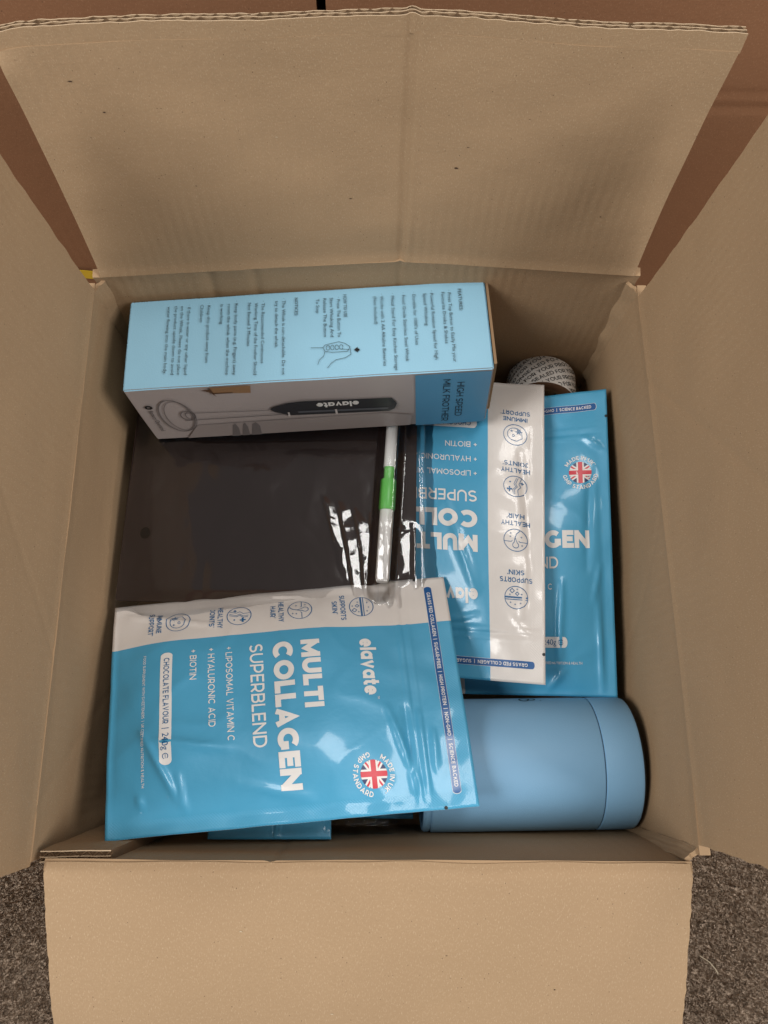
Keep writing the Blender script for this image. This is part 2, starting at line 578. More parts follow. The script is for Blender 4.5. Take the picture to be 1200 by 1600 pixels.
class Print:
    """collects flat ink in design coordinates, then wraps it on a surface"""
    def __init__(self):
        self.v, self.f, self.z = [], [], []

    def geo(self, body, x0, y0, width, cap, s=0.14, align='l', gap=0.16, rot=0.0):
        V, Fc, Z = stroke_text(body, s, gap)
        w = V[:, 0].max() - V[:, 0].min()
        V[:, 0] = (V[:, 0] - V[:, 0].min()) * width / w - (width / 2 if align == 'c' else 0)
        V[:, 1] *= cap
        c, s_ = math.cos(rot), math.sin(rot)
        return self.add(V @ np.array([[c, s_], [-s_, c]]) + np.array([x0, y0]), Fc, Z)

    def geo_arc(self, body, r, a_mid, span, cap, s=0.2, inside=False):
        V, Fc, Z = stroke_text(body, s, 0.2)
        t = (V[:, 0] - V[:, 0].min()) / (V[:, 0].max() - V[:, 0].min()) - 0.5
        hh = V[:, 1] * cap
        a = a_mid + t * span if inside else a_mid - t * span
        rr = r + cap - hh if inside else r + hh
        return self.add(np.stack([rr * np.cos(a), rr * np.sin(a)], 1), Fc, Z)

    def add(self, V, Fc, Z=None):
        k = len(self.v)
        self.v += [tuple(p) for p in V]
        self.z += list(Z) if Z is not None else [0.0] * len(V)
        self.f += [tuple(i + k for i in f) for f in Fc]
        return self

    def text(self, body, x0, y0, width=None, cap=None, weight=0.0, rot=0.0, align='l', res=3, spacing=1.0):
        """(x0,y0) = baseline start (or centre); width in design units, cap = capital height"""
        V, Fc = text2d(body, weight, res, spacing)
        V = V.copy()
        mn, mx = V.min(0), V.max(0)
        V[:, 0] -= mn[0]
        w = mx[0] - mn[0]
        sy = cap / 0.70
        sx = width / w if width else sy
        V[:, 0] *= sx
        V[:, 1] *= sy
        if align == 'c':
            V[:, 0] -= w * sx / 2
        c, s = math.cos(rot), math.sin(rot)
        R = np.array([[c, s], [-s, c]])
        V = V @ R + np.array([x0, y0])
        return self.add(V, Fc)

    def arc_text(self, body, cx, cy, r, a_mid, span, cap, weight, inside=False):
        V, Fc = text2d(body, weight)
        V = V.copy()
        mn, mx = V.min(0), V.max(0)
        t = (V[:, 0] - mn[0]) / (mx[0] - mn[0]) - 0.5
        h = V[:, 1] * cap / 0.70
        if not inside:
            a = a_mid - t * span
            rr = r + h
        else:
            a = a_mid + t * span
            rr = r + cap - h
        P = np.stack([cx + rr * np.cos(a), cy + rr * np.sin(a)], 1)
        return self.add(P, Fc)

    def poly(self, pts):
        return self.add(pts, [tuple(range(len(pts)))])

    def rect(self, x0, y0, x1, y1):
        return self.poly([(x0, y0), (x1, y0), (x1, y1), (x0, y1)])

    def pill(self, x0, y0, x1, y1, n=8):
        r = (y1 - y0) / 2 if (x1 - x0) > (y1 - y0) else (x1 - x0) / 2
        pts = []
        for cx, cy, a0 in ((x1 - r, y1 - r, 0), (x0 + r, y1 - r, 90), (x0 + r, y0 + r, 180), (x1 - r, y0 + r, 270)):
            for k in range(n + 1):
                a = math.radians(a0 + 90 * k / n)
                pts.append((cx + r * math.cos(a), cy + r * math.sin(a)))
        return self.poly(pts)

    def ring(self, cx, cy, r, w, n=40, a0=0.0, a1=2 * math.pi, ry=None):
        ry = ry or r
        for k in range(n):
            a, b = a0 + (a1 - a0) * k / n, a0 + (a1 - a0) * (k + 1) / n
            ca, sa, cb, sb = math.cos(a), math.sin(a), math.cos(b), math.sin(b)
            self.poly([(cx + (r - w) * ca, cy + (ry - w) * sa), (cx + r * ca, cy + ry * sa),
                       (cx + r * cb, cy + ry * sb), (cx + (r - w) * cb, cy + (ry - w) * sb)])
        return self

    def line(self, pts, w):
        for (xa, ya), (xb, yb) in zip(pts[:-1], pts[1:]):
            dx, dy = xb - xa, yb - ya
            l = math.hypot(dx, dy) or 1e-9
            nx, ny = -dy / l * w / 2, dx / l * w / 2
            ex, ey = dx / l * w * 0.3, dy / l * w * 0.3
            self.poly([(xa + nx - ex, ya + ny - ey), (xa - nx - ex, ya - ny - ey),
                       (xb - nx + ex, yb - ny + ey), (xb + nx + ex, yb + ny + ey)])
        return self

    def disc(self, cx, cy, r, n=24):
        return self.poly([(cx + r * math.cos(2 * math.pi * k / n), cy + r * math.sin(2 * math.pi * k / n)) for k in range(n)])

    def clip_disc(self, pts, cx, cy, r, n=32):
        """convex polygon clipped to a disc"""
        for k in range(n):
            a = 2 * math.pi * (k + 0.5) / n
            nx, ny = math.cos(a), math.sin(a)
            d0 = r * math.cos(math.pi / n)
            out = []
            for i in range(len(pts)):
                p, q = pts[i], pts[(i + 1) % len(pts)]
                dp = (p[0] - cx) * nx + (p[1] - cy) * ny - d0
                dq = (q[0] - cx) * nx + (q[1] - cy) * ny - d0
                if dp <= 0:
                    out.append(p)
                if (dp < 0 < dq) or (dq < 0 < dp):
                    t = dp / (dp - dq)
                    out.append((p[0] + (q[0] - p[0]) * t, p[1] + (q[1] - p[1]) * t))
            pts = out
            if len(pts) < 3:
                return self
        return self.poly(pts)

    def build(self, name, surf, mat, parent, lift=0.0002, cell=None, label=None):
        if not self.v:
            return None
        bm = bmesh.new()
        vs_ = [bm.verts.new((x, y, z)) for (x, y), z in zip(self.v, self.z)]
        for f in self.f:
            try:
                bm.faces.new([vs_[i] for i in f])
            except ValueError:
                pass
        if cell:
            xs = [v[0] for v in self.v]
            ys = [v[1] for v in self.v]
            for ax, lo, hi in ((0, min(xs), max(xs)), (1, min(ys), max(ys))):
                k = math.floor(lo / cell) + 1
                while k * cell < hi:
                    co = [0, 0, 0]
                    no = [0, 0, 0]
                    co[ax] = k * cell
                    no[ax] = 1
                    bmesh.ops.bisect_plane(bm, geom=bm.verts[:] + bm.edges[:] + bm.faces[:], dist=1e-6,
                                           plane_co=co, plane_no=no)
                    k += 1
        for v in bm.verts:
            v.co = surf(v.co.x, v.co.y, lift + v.co.z)
        bm.normal_update()
        me = bpy.data.meshes.new(name)
        bm.to_mesh(me)
        bm.free()
        me.materials.append(mat)
        me.polygons.foreach_set('use_smooth', [True] * len(me.polygons))
        o = link(bpy.data.objects.new(name, me))
        o.parent = parent
        if label:
            o['label'] = label
        return o


def flat(origin, ex, ey, ez):
    """surface function for a flat face"""
    origin, ex, ey, ez = Vector(origin), Vector(ex), Vector(ey), Vector(ez)
    return lambda x, y, l: origin + ex * x + ey * y + ez * l


# ------------------------------------------------------------------ setting: carpet
def build_carpet():
    q = NT('carpet_pile')
    tc = q.n('ShaderNodeTexCoord')
    n1 = q.n('ShaderNodeTexNoise', Scale=480.0, Detail=3.0, Roughness=0.65)
    n2 = q.n('ShaderNodeTexNoise', Scale=30.0, Detail=3.0)
    q.l(tc.outputs['Object'], n1.inputs['Vector'])
    q.l(tc.outputs['Object'], n2.inputs['Vector'])
    c = q.ramp(n1.outputs[0], [(0.30, (0.36, 0.262, 0.190)), (0.50, (0.53, 0.405, 0.302)), (0.72, (0.66, 0.53, 0.41))])
    c = q.mix(q.math('MULTIPLY', n2.outputs[0], 0.5), c, (0.42, 0.312, 0.230, 1))
    q.l(c, q.b.inputs['Base Color'])
    q.b.inputs['Roughness'].default_value = 0.95
    q.b.inputs['Specular IOR Level'].default_value = 0.1
    bp = q.n('ShaderNodeBump', Strength=1.0, Distance=0.004)
    q.l(n1.outputs[0], bp.inputs['Height'])
    q.l(bp.outputs[0], q.b.inputs['Normal'])
    s = 1.6
    base = mesh_obj('carpet', [(-s, -s, -0.004), (s, -s, -0.004), (s, s, -0.004), (-s, s, -0.004)], [(0, 1, 2, 3)], q.m, None, False)
    tag(base, kind='structure')
    # tufts around the front corners, where the carpet shows
    rnd = random.Random(4)
    V, Fc = [], []
    for (x0, x1, y0, y1, cnt) in ((-0.36, -0.16, -0.40, -0.16, 42000), (0.17, 0.37, -0.40, -0.16, 42000)):
        for _ in range(cnt):
            x, y = rnd.uniform(x0, x1), rnd.uniform(y0, y1)
            a = rnd.uniform(0, 6.283)
            h = rnd.uniform(0.0025, 0.0050)
            w = rnd.uniform(0.0003, 0.0006)
            lx, ly = rnd.gauss(0, 0.0018), rnd.gauss(0, 0.0018)
            ca, sa = math.cos(a) * w, math.sin(a) * w
            k = len(V)
            V += [(x - ca, y - sa, -0.0042), (x + ca, y + sa, -0.0042),
                  (x + ca * 0.7 + lx, y + sa * 0.7 + ly, -0.004 + h), (x - ca * 0.7 + lx, y - sa * 0.7 + ly, -0.004 + h)]
            Fc.append((k, k + 1, k + 2, k + 3))
    pile = mesh_obj('pile', V, Fc, q.m, base, False)
    tag(pile, kind='stuff')


build_carpet()

# ------------------------------------------------------------------ the open carton
HW = 0.180          # half inner width
YB, YF = 0.1737, -0.1737
RIM = 0.160
TH = 0.0058


def tent(x):
    return clamp(1 - abs(x - 0.02) / 0.195)


def groove(x, x0, w=0.0016, d=0.0009):
    return d * math.exp(-((x - x0) / w) ** 2)


def wob(a, b, s, amp=0.0012, f=9.0):
    return amp * (nz(a * f, b * f, s) + 0.4 * nz(a * f * 3.1, b * f * 3.1, s + 7))


def wall_back(u, v):
    x = lerp(-HW, HW, u)
    top = RIM + 0.004 + 0.011 * tent(x)
    z = lerp(0.0, top, v)
    y = YB + (0.005 + 0.006 * tent(x)) * v * v + wob(x, z, 1.0) + groove(x, 0.021)
    y += 0.0010 * math.exp(-((x + 0.105) / 0.004) ** 2) + 0.0008 * math.exp(-((x + 0.075) / 0.003) ** 2)
    y -= 0.0016 * sstep(0.95, 1.0, v)
    return (x, y, z)


def flap_back(u, v):
    x0 = lerp(-HW + 0.0050, HW - 0.004, u)
    t = tent(x0)
    z0 = RIM + 0.004 + 0.011 * t
    y0 = YB + 0.005 + 0.006 * t
    L = 1.0 + 0.004 * nz(x0 * 14, 3.3)
    ww = v * v
    y = y0 + v * 0.029 * L + wob(x0, v * 0.17, 2.0, 0.0018) * min(1, v * 6) + groove(x0, 0.021, 0.0022, 0.0017) - groove(x0, 0.0255, 0.0025, 0.0006)
    y -= 0.0014 * math.exp(-(v / 0.02) ** 2)
    z = z0 + v * (0.157 - 0.007 * t) * L
    x = x0 + 0.006 * ww * (u - 0.5) * 2
    if u < 0.06:
        y += 0.003 * (1 - u / 0.06) ** 2 * sstep(0.85, 1.0, v)
        z -= 0.006 * (1 - u / 0.06) ** 2 * sstep(0.85, 1.0, v)
    return (x, y, z)


def wall_front(u, v):
    x = lerp(-HW + 0.002 + 0.007 * v ** 6, HW - 0.001 - 0.006 * v ** 6, u)
    z = lerp(0.0, RIM + 0.002, v)
    y = YF - lerp(0.0008, 0.0048, u) * v * v + wob(x, z, 3.0) - groove(x, -0.052, 0.002, 0.0008)
    y += 0.0016 * sstep(0.94, 1.0, v)
    return (x, y, z)


def flap_front(u, v):
    x = lerp(-0.1700, 0.1712, u) * (1 - 0.024 * v)
    y0, z0 = YF - lerp(0.0004, 0.0044, u), RIM + 0.0075
    y = y0 - v * 0.156 + 0.0012 * nz(x * 25, 1.1)
    z = z0 - v * 0.072 + wob(x, v * 0.17, 4.0, 0.0022, 7) + 0.006 * math.sin(v * 3.1)
    z -= groove(x, -0.052, 0.0018, 0.0008)
    z -= 0.0040 * math.exp(-(v / 0.022) ** 2) + 0.0004 * nz(x * 60, 3.0) * math.exp(-(v / 0.03) ** 2)
    if u > 0.5:
        x += 0.0008 * nz(v * 30, 2.2)
    else:
        x += 0.0008 * nz(v * 30, 5.2)
    return (x, y, z)


def wall_left(u, v):
    y = lerp(YF - 0.001, YB + 0.002, u)
    z = lerp(0.0, RIM, v)
    x = -HW - 0.004 * math.sin(v * math.pi) * math.sin(u * math.pi) + wob(y, z, 5.0)
    x += 0.0005 * sstep(0.95, 1.0, v)
    x -= groove(z * 0.6 + y, -0.052, 0.002, 0.0005)
    return (x, y, z)


def flap_left(u, v):
    y = lerp(YF - 0.003, YB - 0.003, u)
    sl = lerp(0.02, -0.030, u)
    x = -HW + sl * v * 0.175 + wob(y, v * 0.175, 6.0, 0.0022, 7) * min(1, v * 5)
    x += 0.0005 * math.exp(-(v / 0.02) ** 2)
    z = RIM - 0.0005 + v * 0.175
    x -= groove(v * 0.16 - y - 0.02, 0.045, 0.002, 0.0005)
    return (x, y + 0.001 * nz(v * 14, 8.1) * (1 if u < 0.5 else -1), z)


def wall_right(u, v):
    y = lerp(YF - 0.001, YB + 0.002, u)
    z = lerp(0.0, RIM, v)
    x = HW + 0.006 * math.sin(v * math.pi) * math.sin(u * math.pi) - wob(y, z, 7.0)
    x -= 0.0006 * sstep(0.94, 1.0, v)
    x += groove(z * 0.8 - y, 0.10, 0.002, 0.0005)
    return (x, y, z)


def flap_right(u, v):
    y = lerp(YF + 0.004, YB - 0.006, u)
    sl = lerp(-0.035, 0.060, u)
    x = HW + sl * v * 0.175 - wob(y, v * 0.175, 8.0, 0.0022, 7) * min(1, v * 5)
    x -= 0.0006 * math.exp(-(v / 0.02) ** 2)
    z = RIM - 0.0005 + v * 0.175
    x += groove(v * 0.16 + y - 0.06, 0.045, 0.0025, 0.0006)
    return (x, y + 0.001 * nz(v * 14, 4.1), z)


def corrugated(name, path, across, depth_dir, parent, thick, depth=0.0045, period=0.0072, seed=0):
    """open end of a double-wall board: three liners and two rows of fluting. path(t) runs along the edge
    (t in metres), across = unit vector through the board, depth_dir = unit vector into the board"""
    rnd = random.Random(seed)
    L = path.length
    ac, dd = Vector(across), Vector(depth_dir)
    V, Fc, fm = [], [], []

    def strip(offs, mat, n, tk):
        k = len(V)
        for i in range(n + 1):
            s = L * i / n
            p = path(s)
            o = offs(s)
            jag = 0.0006 * nz(s * 160, seed + o * 900)
            for dz in (-tk / 2, tk / 2):
                V.append(p + ac * (o + dz) - dd * jag)
                V.append(p + ac * (o + dz) + dd * depth)
        for i in range(n):
            a = k + i * 4
            b = a + 4
            for fi, f in enumerate(((a, b, b + 1, a + 1), (a + 2, a + 3, b + 3, b + 2), (a, a + 2, b + 2, b))):
                Fc.append(f)
                fm.append(2 if fi < 2 and mat == 0 else mat)

    for o in (0.0004, thick * 0.52, thick - 0.0004):
        strip(lambda s, o=o: o + (0.0003 * nz(s * 70, o * 1000 + seed) if o > 0.001 else -0.00004), 0, int(L / 0.0015), 0.00055)
    for lo, hi, ph, pr in ((0.0007, thick * 0.52 - 0.0003, 0.0, period), (thick * 0.52 + 0.0003, thick - 0.0007, 1.3, period * 0.82)):
        strip(lambda s: lerp(lo, hi, 0.5 + 0.5 * math.sin(s / pr * 2 * math.pi + ph + 1.1 * nz(s * 25, seed + ph))), 1, int(L / 0.0006), 0.0004)
    o = mesh_obj(name, V, Fc, None, parent, False, [(v.x + 2.58, v.y + v.z + 1.3) for v in V], [M['kraft_torn'], M['flute'], M['kraft']], fm)
    return o


class Path:
    def __init__(self, f, n=120):
        self.p = [Vector(f(i / n)) for i in range(n + 1)]
        self.d = [0.0]
        for a, b in zip(self.p[:-1], self.p[1:]):
            self.d.append(self.d[-1] + (b - a).length)
        self.length = self.d[-1]

    def __call__(self, s):
        s = clamp(s, 0, self.length)
        i = min(int(np.searchsorted(self.d, s, 'right')) - 1, len(self.p) - 2)
        i = max(i, 0)
        t = (s - self.d[i]) / max(self.d[i + 1] - self.d[i], 1e-9)
        return self.p[i].lerp(self.p[i + 1], t)


def build_carton():
    c = empty('cardboard_box', (0, 0, 0))
    tag(c, 'open corrugated cardboard box holding the blue goods, four flaps raised', 'cardboard box')
    K = M['kraft']
    slab('wall', wall_back, 240, 26, TH, (0, 1, 0), c, K, M['kraft_edge'], 0.36, 0.16, 0.0)
    slab('wall', wall_front, 200, 26, TH, (0, -1, 0), c, K, M['kraft_edge'], 0.36, 0.16, 0.6)
    slab('wall', wall_left, 120, 60, TH, (-1, 0, 0), c, K, M['kraft_edge'], 0.35, 0.16, 1.2)
    slab('wall', wall_right, 120, 60, TH, (1, 0, 0), c, K, M['kraft_edge'], 0.35, 0.16, 1.8)
    fb = slab('flap', lambda u, v: flap_back(u, v * 0.945), 300, 40, TH, (0, 1, -0.1), c, K, M['kraft_edge'], 0.36, 0.17, 2.4)
    fb['label'] = 'back flap with torn corrugated top edge and centre crease'
    ff = slab('flap', flap_front, 240, 60, TH, (0, -0.4, -1), c, K, M['kraft_edge'], 0.35, 0.17, 3.0)
    ff['label'] = 'front flap folded outward and down toward the viewer'
    slab('flap', flap_left, 120, 80, TH, (-1, 0, 0), c, K, M['kraft_edge'], 0.35, 0.17, 3.6)
    slab('flap', flap_right, 120, 80, TH, (1, 0, 0), c, K, M['kraft_edge'], 0.35, 0.17, 4.2)
    # corrugated end of the back flap
    pth = Path(lambda t: flap_back(t, 1.0), 160)
    d = (Vector(flap_back(0.5, 1.0)) - Vector(flap_back(0.5, 0.9))).normalized()
    ac = Vector((0, d.z, -d.y))
    corrugated('corrugated_edge', pth, ac, -d, fb, TH, 0.0098, 0.0064, 3)
    # bottom
    slab('bottom', lambda u, v: (lerp(-HW, HW, u), lerp(YF, YB, v), 0.008 + wob(u, v, 9.0, 0.0008)), 20, 20, TH, (0, 0, -1), c, K, M['kraft_edge'], 0.36, 0.35, 5.0)
    # glue tab in the front left corner, folded on the front wall
    def tab(u, v):
        x = lerp(-0.1765, -0.1385 + 0.010 * (1 - v), u)
        z = lerp(0.02, 0.1535, v)
        y = YF - 0.0012 * (z / RIM) ** 2 + 0.0052 + 0.002 * (1 - v) + 0.0006 * nz(x * 40, z * 40)
        return (x, y, z)
    gt = slab('glue_tab', tab, 14, 24, TH, (0, -1, 0), c, K, M['flute'], 0.04, 0.14, 5.6)
    corrugated('corrugated_edge', Path(lambda t: Vector(tab(t, 1.0)) + Vector((0, 0, 0.0022)), 20), (0, -1, 0), (0, 0, -1), gt, 0.0060, 0.0024, 0.0066, 9)
    # scuffs and flecks on the paper of the back and front flaps
    scuff = m_plain('dark_scuff', (0.07, 0.042, 0.028, 1), 0.8, 0.2)
    pale = m_plain('pale_scuff', (0.50, 0.40, 0.28, 1), 0.9, 0.2)
    rnd = random.Random(31)
    def on(fn, u0, v0, side):
        def S(x, y, l):
            p = Vector(fn(u0 + x / 0.35, v0 + y / 0.16))
            e = 0.004
            n = (Vector(fn(u0 + e, v0)) - Vector(fn(u0 - e, v0))).cross(Vector(fn(u0, v0 + e)) - Vector(fn(u0, v0 - e))).normalized()
            return p + n * (l * side)
        return S
    marks = [(flap_back, 0.085, 0.83, 1, 0.0024, scuff), (flap_back, 0.115, 0.72, 1, 0.0016, scuff), (flap_back, 0.64, 0.47, 1, 0.0022, scuff),
             (flap_back, 0.47, 0.33, 1, 0.0015, scuff), (flap_back, 0.655, 0.56, 1, 0.0012, scuff), (flap_back, 0.74, 0.68, 1, 0.0010, scuff),
             (flap_back, 0.36, 0.60, 1, 0.0012, pale), (flap_back, 0.90, 0.28, 1, 0.0012, scuff), (flap_back, 0.22, 0.42, 1, 0.0012, scuff),
             (flap_front, 0.79, 0.42, -1, 0.0012, scuff), (flap_front, 0.30, 0.22, -1, 0.0014, pale), (flap_front, 0.62, 0.30, -1, 0.0010, scuff), (flap_front, 0.44, 0.50, -1, 0.0014, pale)]
    for fn, u0, v0, side, r, m in marks:
        pr = Print()
        a0 = rnd.uniform(0, 6)
        r *= 0.75
        pr.poly([(r * rnd.uniform(0.35, 1.0) * math.cos(a0 + k * 0.7), r * 0.45 * rnd.uniform(0.3, 1.0) * math.sin(a0 + k * 0.7)) for k in range(9)])
        pr.build('scuff', on(fn, u0, v0, side), m, fb if fn is flap_back else ff, 0.0003)
    # crushed corner strips where wall meets wall
    def strip_(x0, y0, x1, y1, zt, s):
        def f(u, v):
            z = lerp(0.03, zt, v)
            a = lerp(0, 1, u)
            return (lerp(x0, x1, a) + 0.0012 * nz(z * 60, s + a), lerp(y0, y1, a) + 0.0010 * nz(z * 70, s + 4 + a) , z + 0.002 * nz(a * 9, s))
        return slab('corner_fold', f, 6, 24, 0.0025, (x0 + x1, y0 + y1, 0), c, K, M['kraft_edge'], 0.02, 0.14, s)
    strip_(HW - 0.001, YF + 0.003, HW - 0.009, YF - 0.003, RIM - 0.002, 6.1)
    strip_(HW - 0.007, YB + 0.004, HW + 0.001, YB - 0.005, RIM - 0.001, 6.9)
    strip_(-HW + 0.007, YB + 0.004, -HW - 0.001, YB - 0.005, RIM - 0.001, 7.7)


build_carton()


# ------------------------------------------------------------------ cartons stacked behind
def back_carton(x0, x1, y0, y1, z1, label, seam_z, seed, tape=False):
    c = empty('brown_carton', ((x0 + x1) / 2, (y0 + y1) / 2, 0))
    o = Vector(c.location)
    tag(c, label, 'carton', 'brown cartons stacked behind the open box')
    P = lambda v: Vector(v) - o
    def f(fn):
        return lambda u, v: tuple(P(fn(u, v)))
    def front(u, v):
        x, z = lerp(x0, x1, u), lerp(0, z1, v)
        y = y0 + 0.0012 * nz(x * 9, z * 9, seed)
        y += 0.0011 * (math.exp(-((z - seam_z) / 0.0022) ** 2) + 0.7 * math.exp(-((z - seam_z - 0.011) / 0.002) ** 2))
        return (x, y, z)
    B = M['brown']
    slab('front_panel', f(front), 24, 160, 0.005, (0, 1, 0), c, B, M['flute'], x1 - x0, z1, seed)
    slab('side_panel', f(lambda u, v: (x0, lerp(y0 + 0.006, y1, u), lerp(0, z1, v))), 4, 4, 0.005, (1, 0, 0), c, B, None, y1 - y0, z1, seed + 1)
    slab('side_panel', f(lambda u, v: (x1, lerp(y0 + 0.006, y1, u), lerp(0, z1, v))), 4, 4, 0.005, (-1, 0, 0), c, B, None, y1 - y0, z1, seed + 2)
    slab('top_panel', f(lambda u, v: (lerp(x0, x1, u), lerp(y0, y1, v), z1 + 0.001)), 4, 4, 0.005, (0, 0, 1), c, B, None, x1 - x0, y1 - y0, seed + 3)
    if tape:
        slab('tape_strip', f(lambda u, v: (lerp(-0.236, -0.210, u), y0 - 0.002, lerp(0.053, 0.064, v) - 0.004 * u)), 4, 2, 0.0004, (0, -1, 0), c, M['yellow'])


back_carton(-0.43, -0.0263, 0.252, 0.60, 0.46, 'red-brown carton behind the back flap, left of the dark gap', 0.372, 10.0, True)
back_carton(-0.0213, 0.43, 0.250, 0.60, 0.46, 'red-brown carton behind the back flap, right of the dark gap', 0.234, 14.0)


# ------------------------------------------------------------------ collagen pouches
def stroke_icons(pr, kind, cx, cy, r, asp):
    """thin line drawings; asp = x units per y unit so that circles stay round"""
    w = 0.0030
    def T(pts):
        return [(cx + x * r * asp, cy + y * r) for x, y in pts]
    def L(pts, k=1.0):
        P = T(pts)
        pr.line(P, w * 0.8 * k)
    n = 36
    L([(math.cos(2 * math.pi * i / n), math.sin(2 * math.pi * i / n)) for i in range(n + 1)], 1.0)
    def plus(x, y, s, k=1.0):
        L([(x - s, y), (x + s, y)], k)
        L([(x, y - s), (x, y + s)], k)
    def arc(x, y, rr, a0, a1, k=1.0, m=10):
        L([(x + rr * math.cos(math.radians(lerp(a0, a1, i / m))), y + rr * math.sin(math.radians(lerp(a0, a1, i / m)))) for i in range(m + 1)], k)
    if kind == 'immune':
        arc(0.05, -0.05, 0.62, 200, 420, 0.9)
        L([(-0.55, -0.25), (-0.6, 0.3), (-0.1, 0.62), (0.35, 0.5)], 0.9)
        for a in range(0, 180, 60):
            ca, sa = math.cos(math.radians(a)) * 0.3, math.sin(math.radians(a)) * 0.3
            L([(-0.3 - ca, -0.3 - sa), (-0.3 + ca, -0.3 + sa)], 0.9)
        arc(-0.3, -0.3, 0.16, 0, 360, 0.9)
        arc(0.15, 0.1, 0.1, 0, 360, 0.8)
        plus(0.3, -0.35, 0.1, 0.8)
    elif kind == 'joints':
        for dx in (0.0, 0.28, 0.42):
            L([(-0.25 + dx, 0.9 - abs(dx) * 0.4), (-0.2 + dx, 0.35), (-0.45 + dx, 0.05), (-0.3 + dx, -0.25), (-0.5 + dx, -0.8)], 0.8)
        plus(0.5, 0.3, 0.2, 2.4)
        plus(-0.55, -0.35, 0.12, 1.4)
        plus(0.45, -0.4, 0.06, 1.2)
    elif kind == 'hair':
        L([(-0.95, 0.15), (-0.35, 0.15), (-0.28, 0.05)], 0.8)
        L([(0.95, 0.15), (0.35, 0.15), (0.28, 0.05)], 0.8)
        arc(0.0, 0.45, 0.26, -60, 240, 0.9)
        L([(0.13, 0.22), (0.05, -0.2), (-0.1, -0.6), (-0.35, -0.85)], 1.1)
        L([(-0.13, 0.22), (0.02, -0.2)], 0.8)
        for x, y in ((-0.5, -0.3), (0.45, -0.3), (0.4, -0.6), (-0.55, 0.45)):
            plus(x, y, 0.07, 0.6)
    else:
        for y, k in ((0.18, 1.0), (0.02, 1.0), (-0.06, 1.0)):
            L([(-math.sqrt(1 - y * y), y), (math.sqrt(1 - y * y), y)], k)
        for x, y, s in ((-0.1, -0.35, 0.16), (0.35, -0.6, 0.2)):
            L([(x - s, y), (x, y + s), (x + s, y), (x, y - s), (x - s, y)], 1.0)
        for x, y in ((-0.5, -0.3), (-0.1, -0.75), (0.55, -0.25), (-0.4, 0.5), (0.1, 0.6), (0.5, 0.45)):
            plus(x, y, 0.07, 0.6)


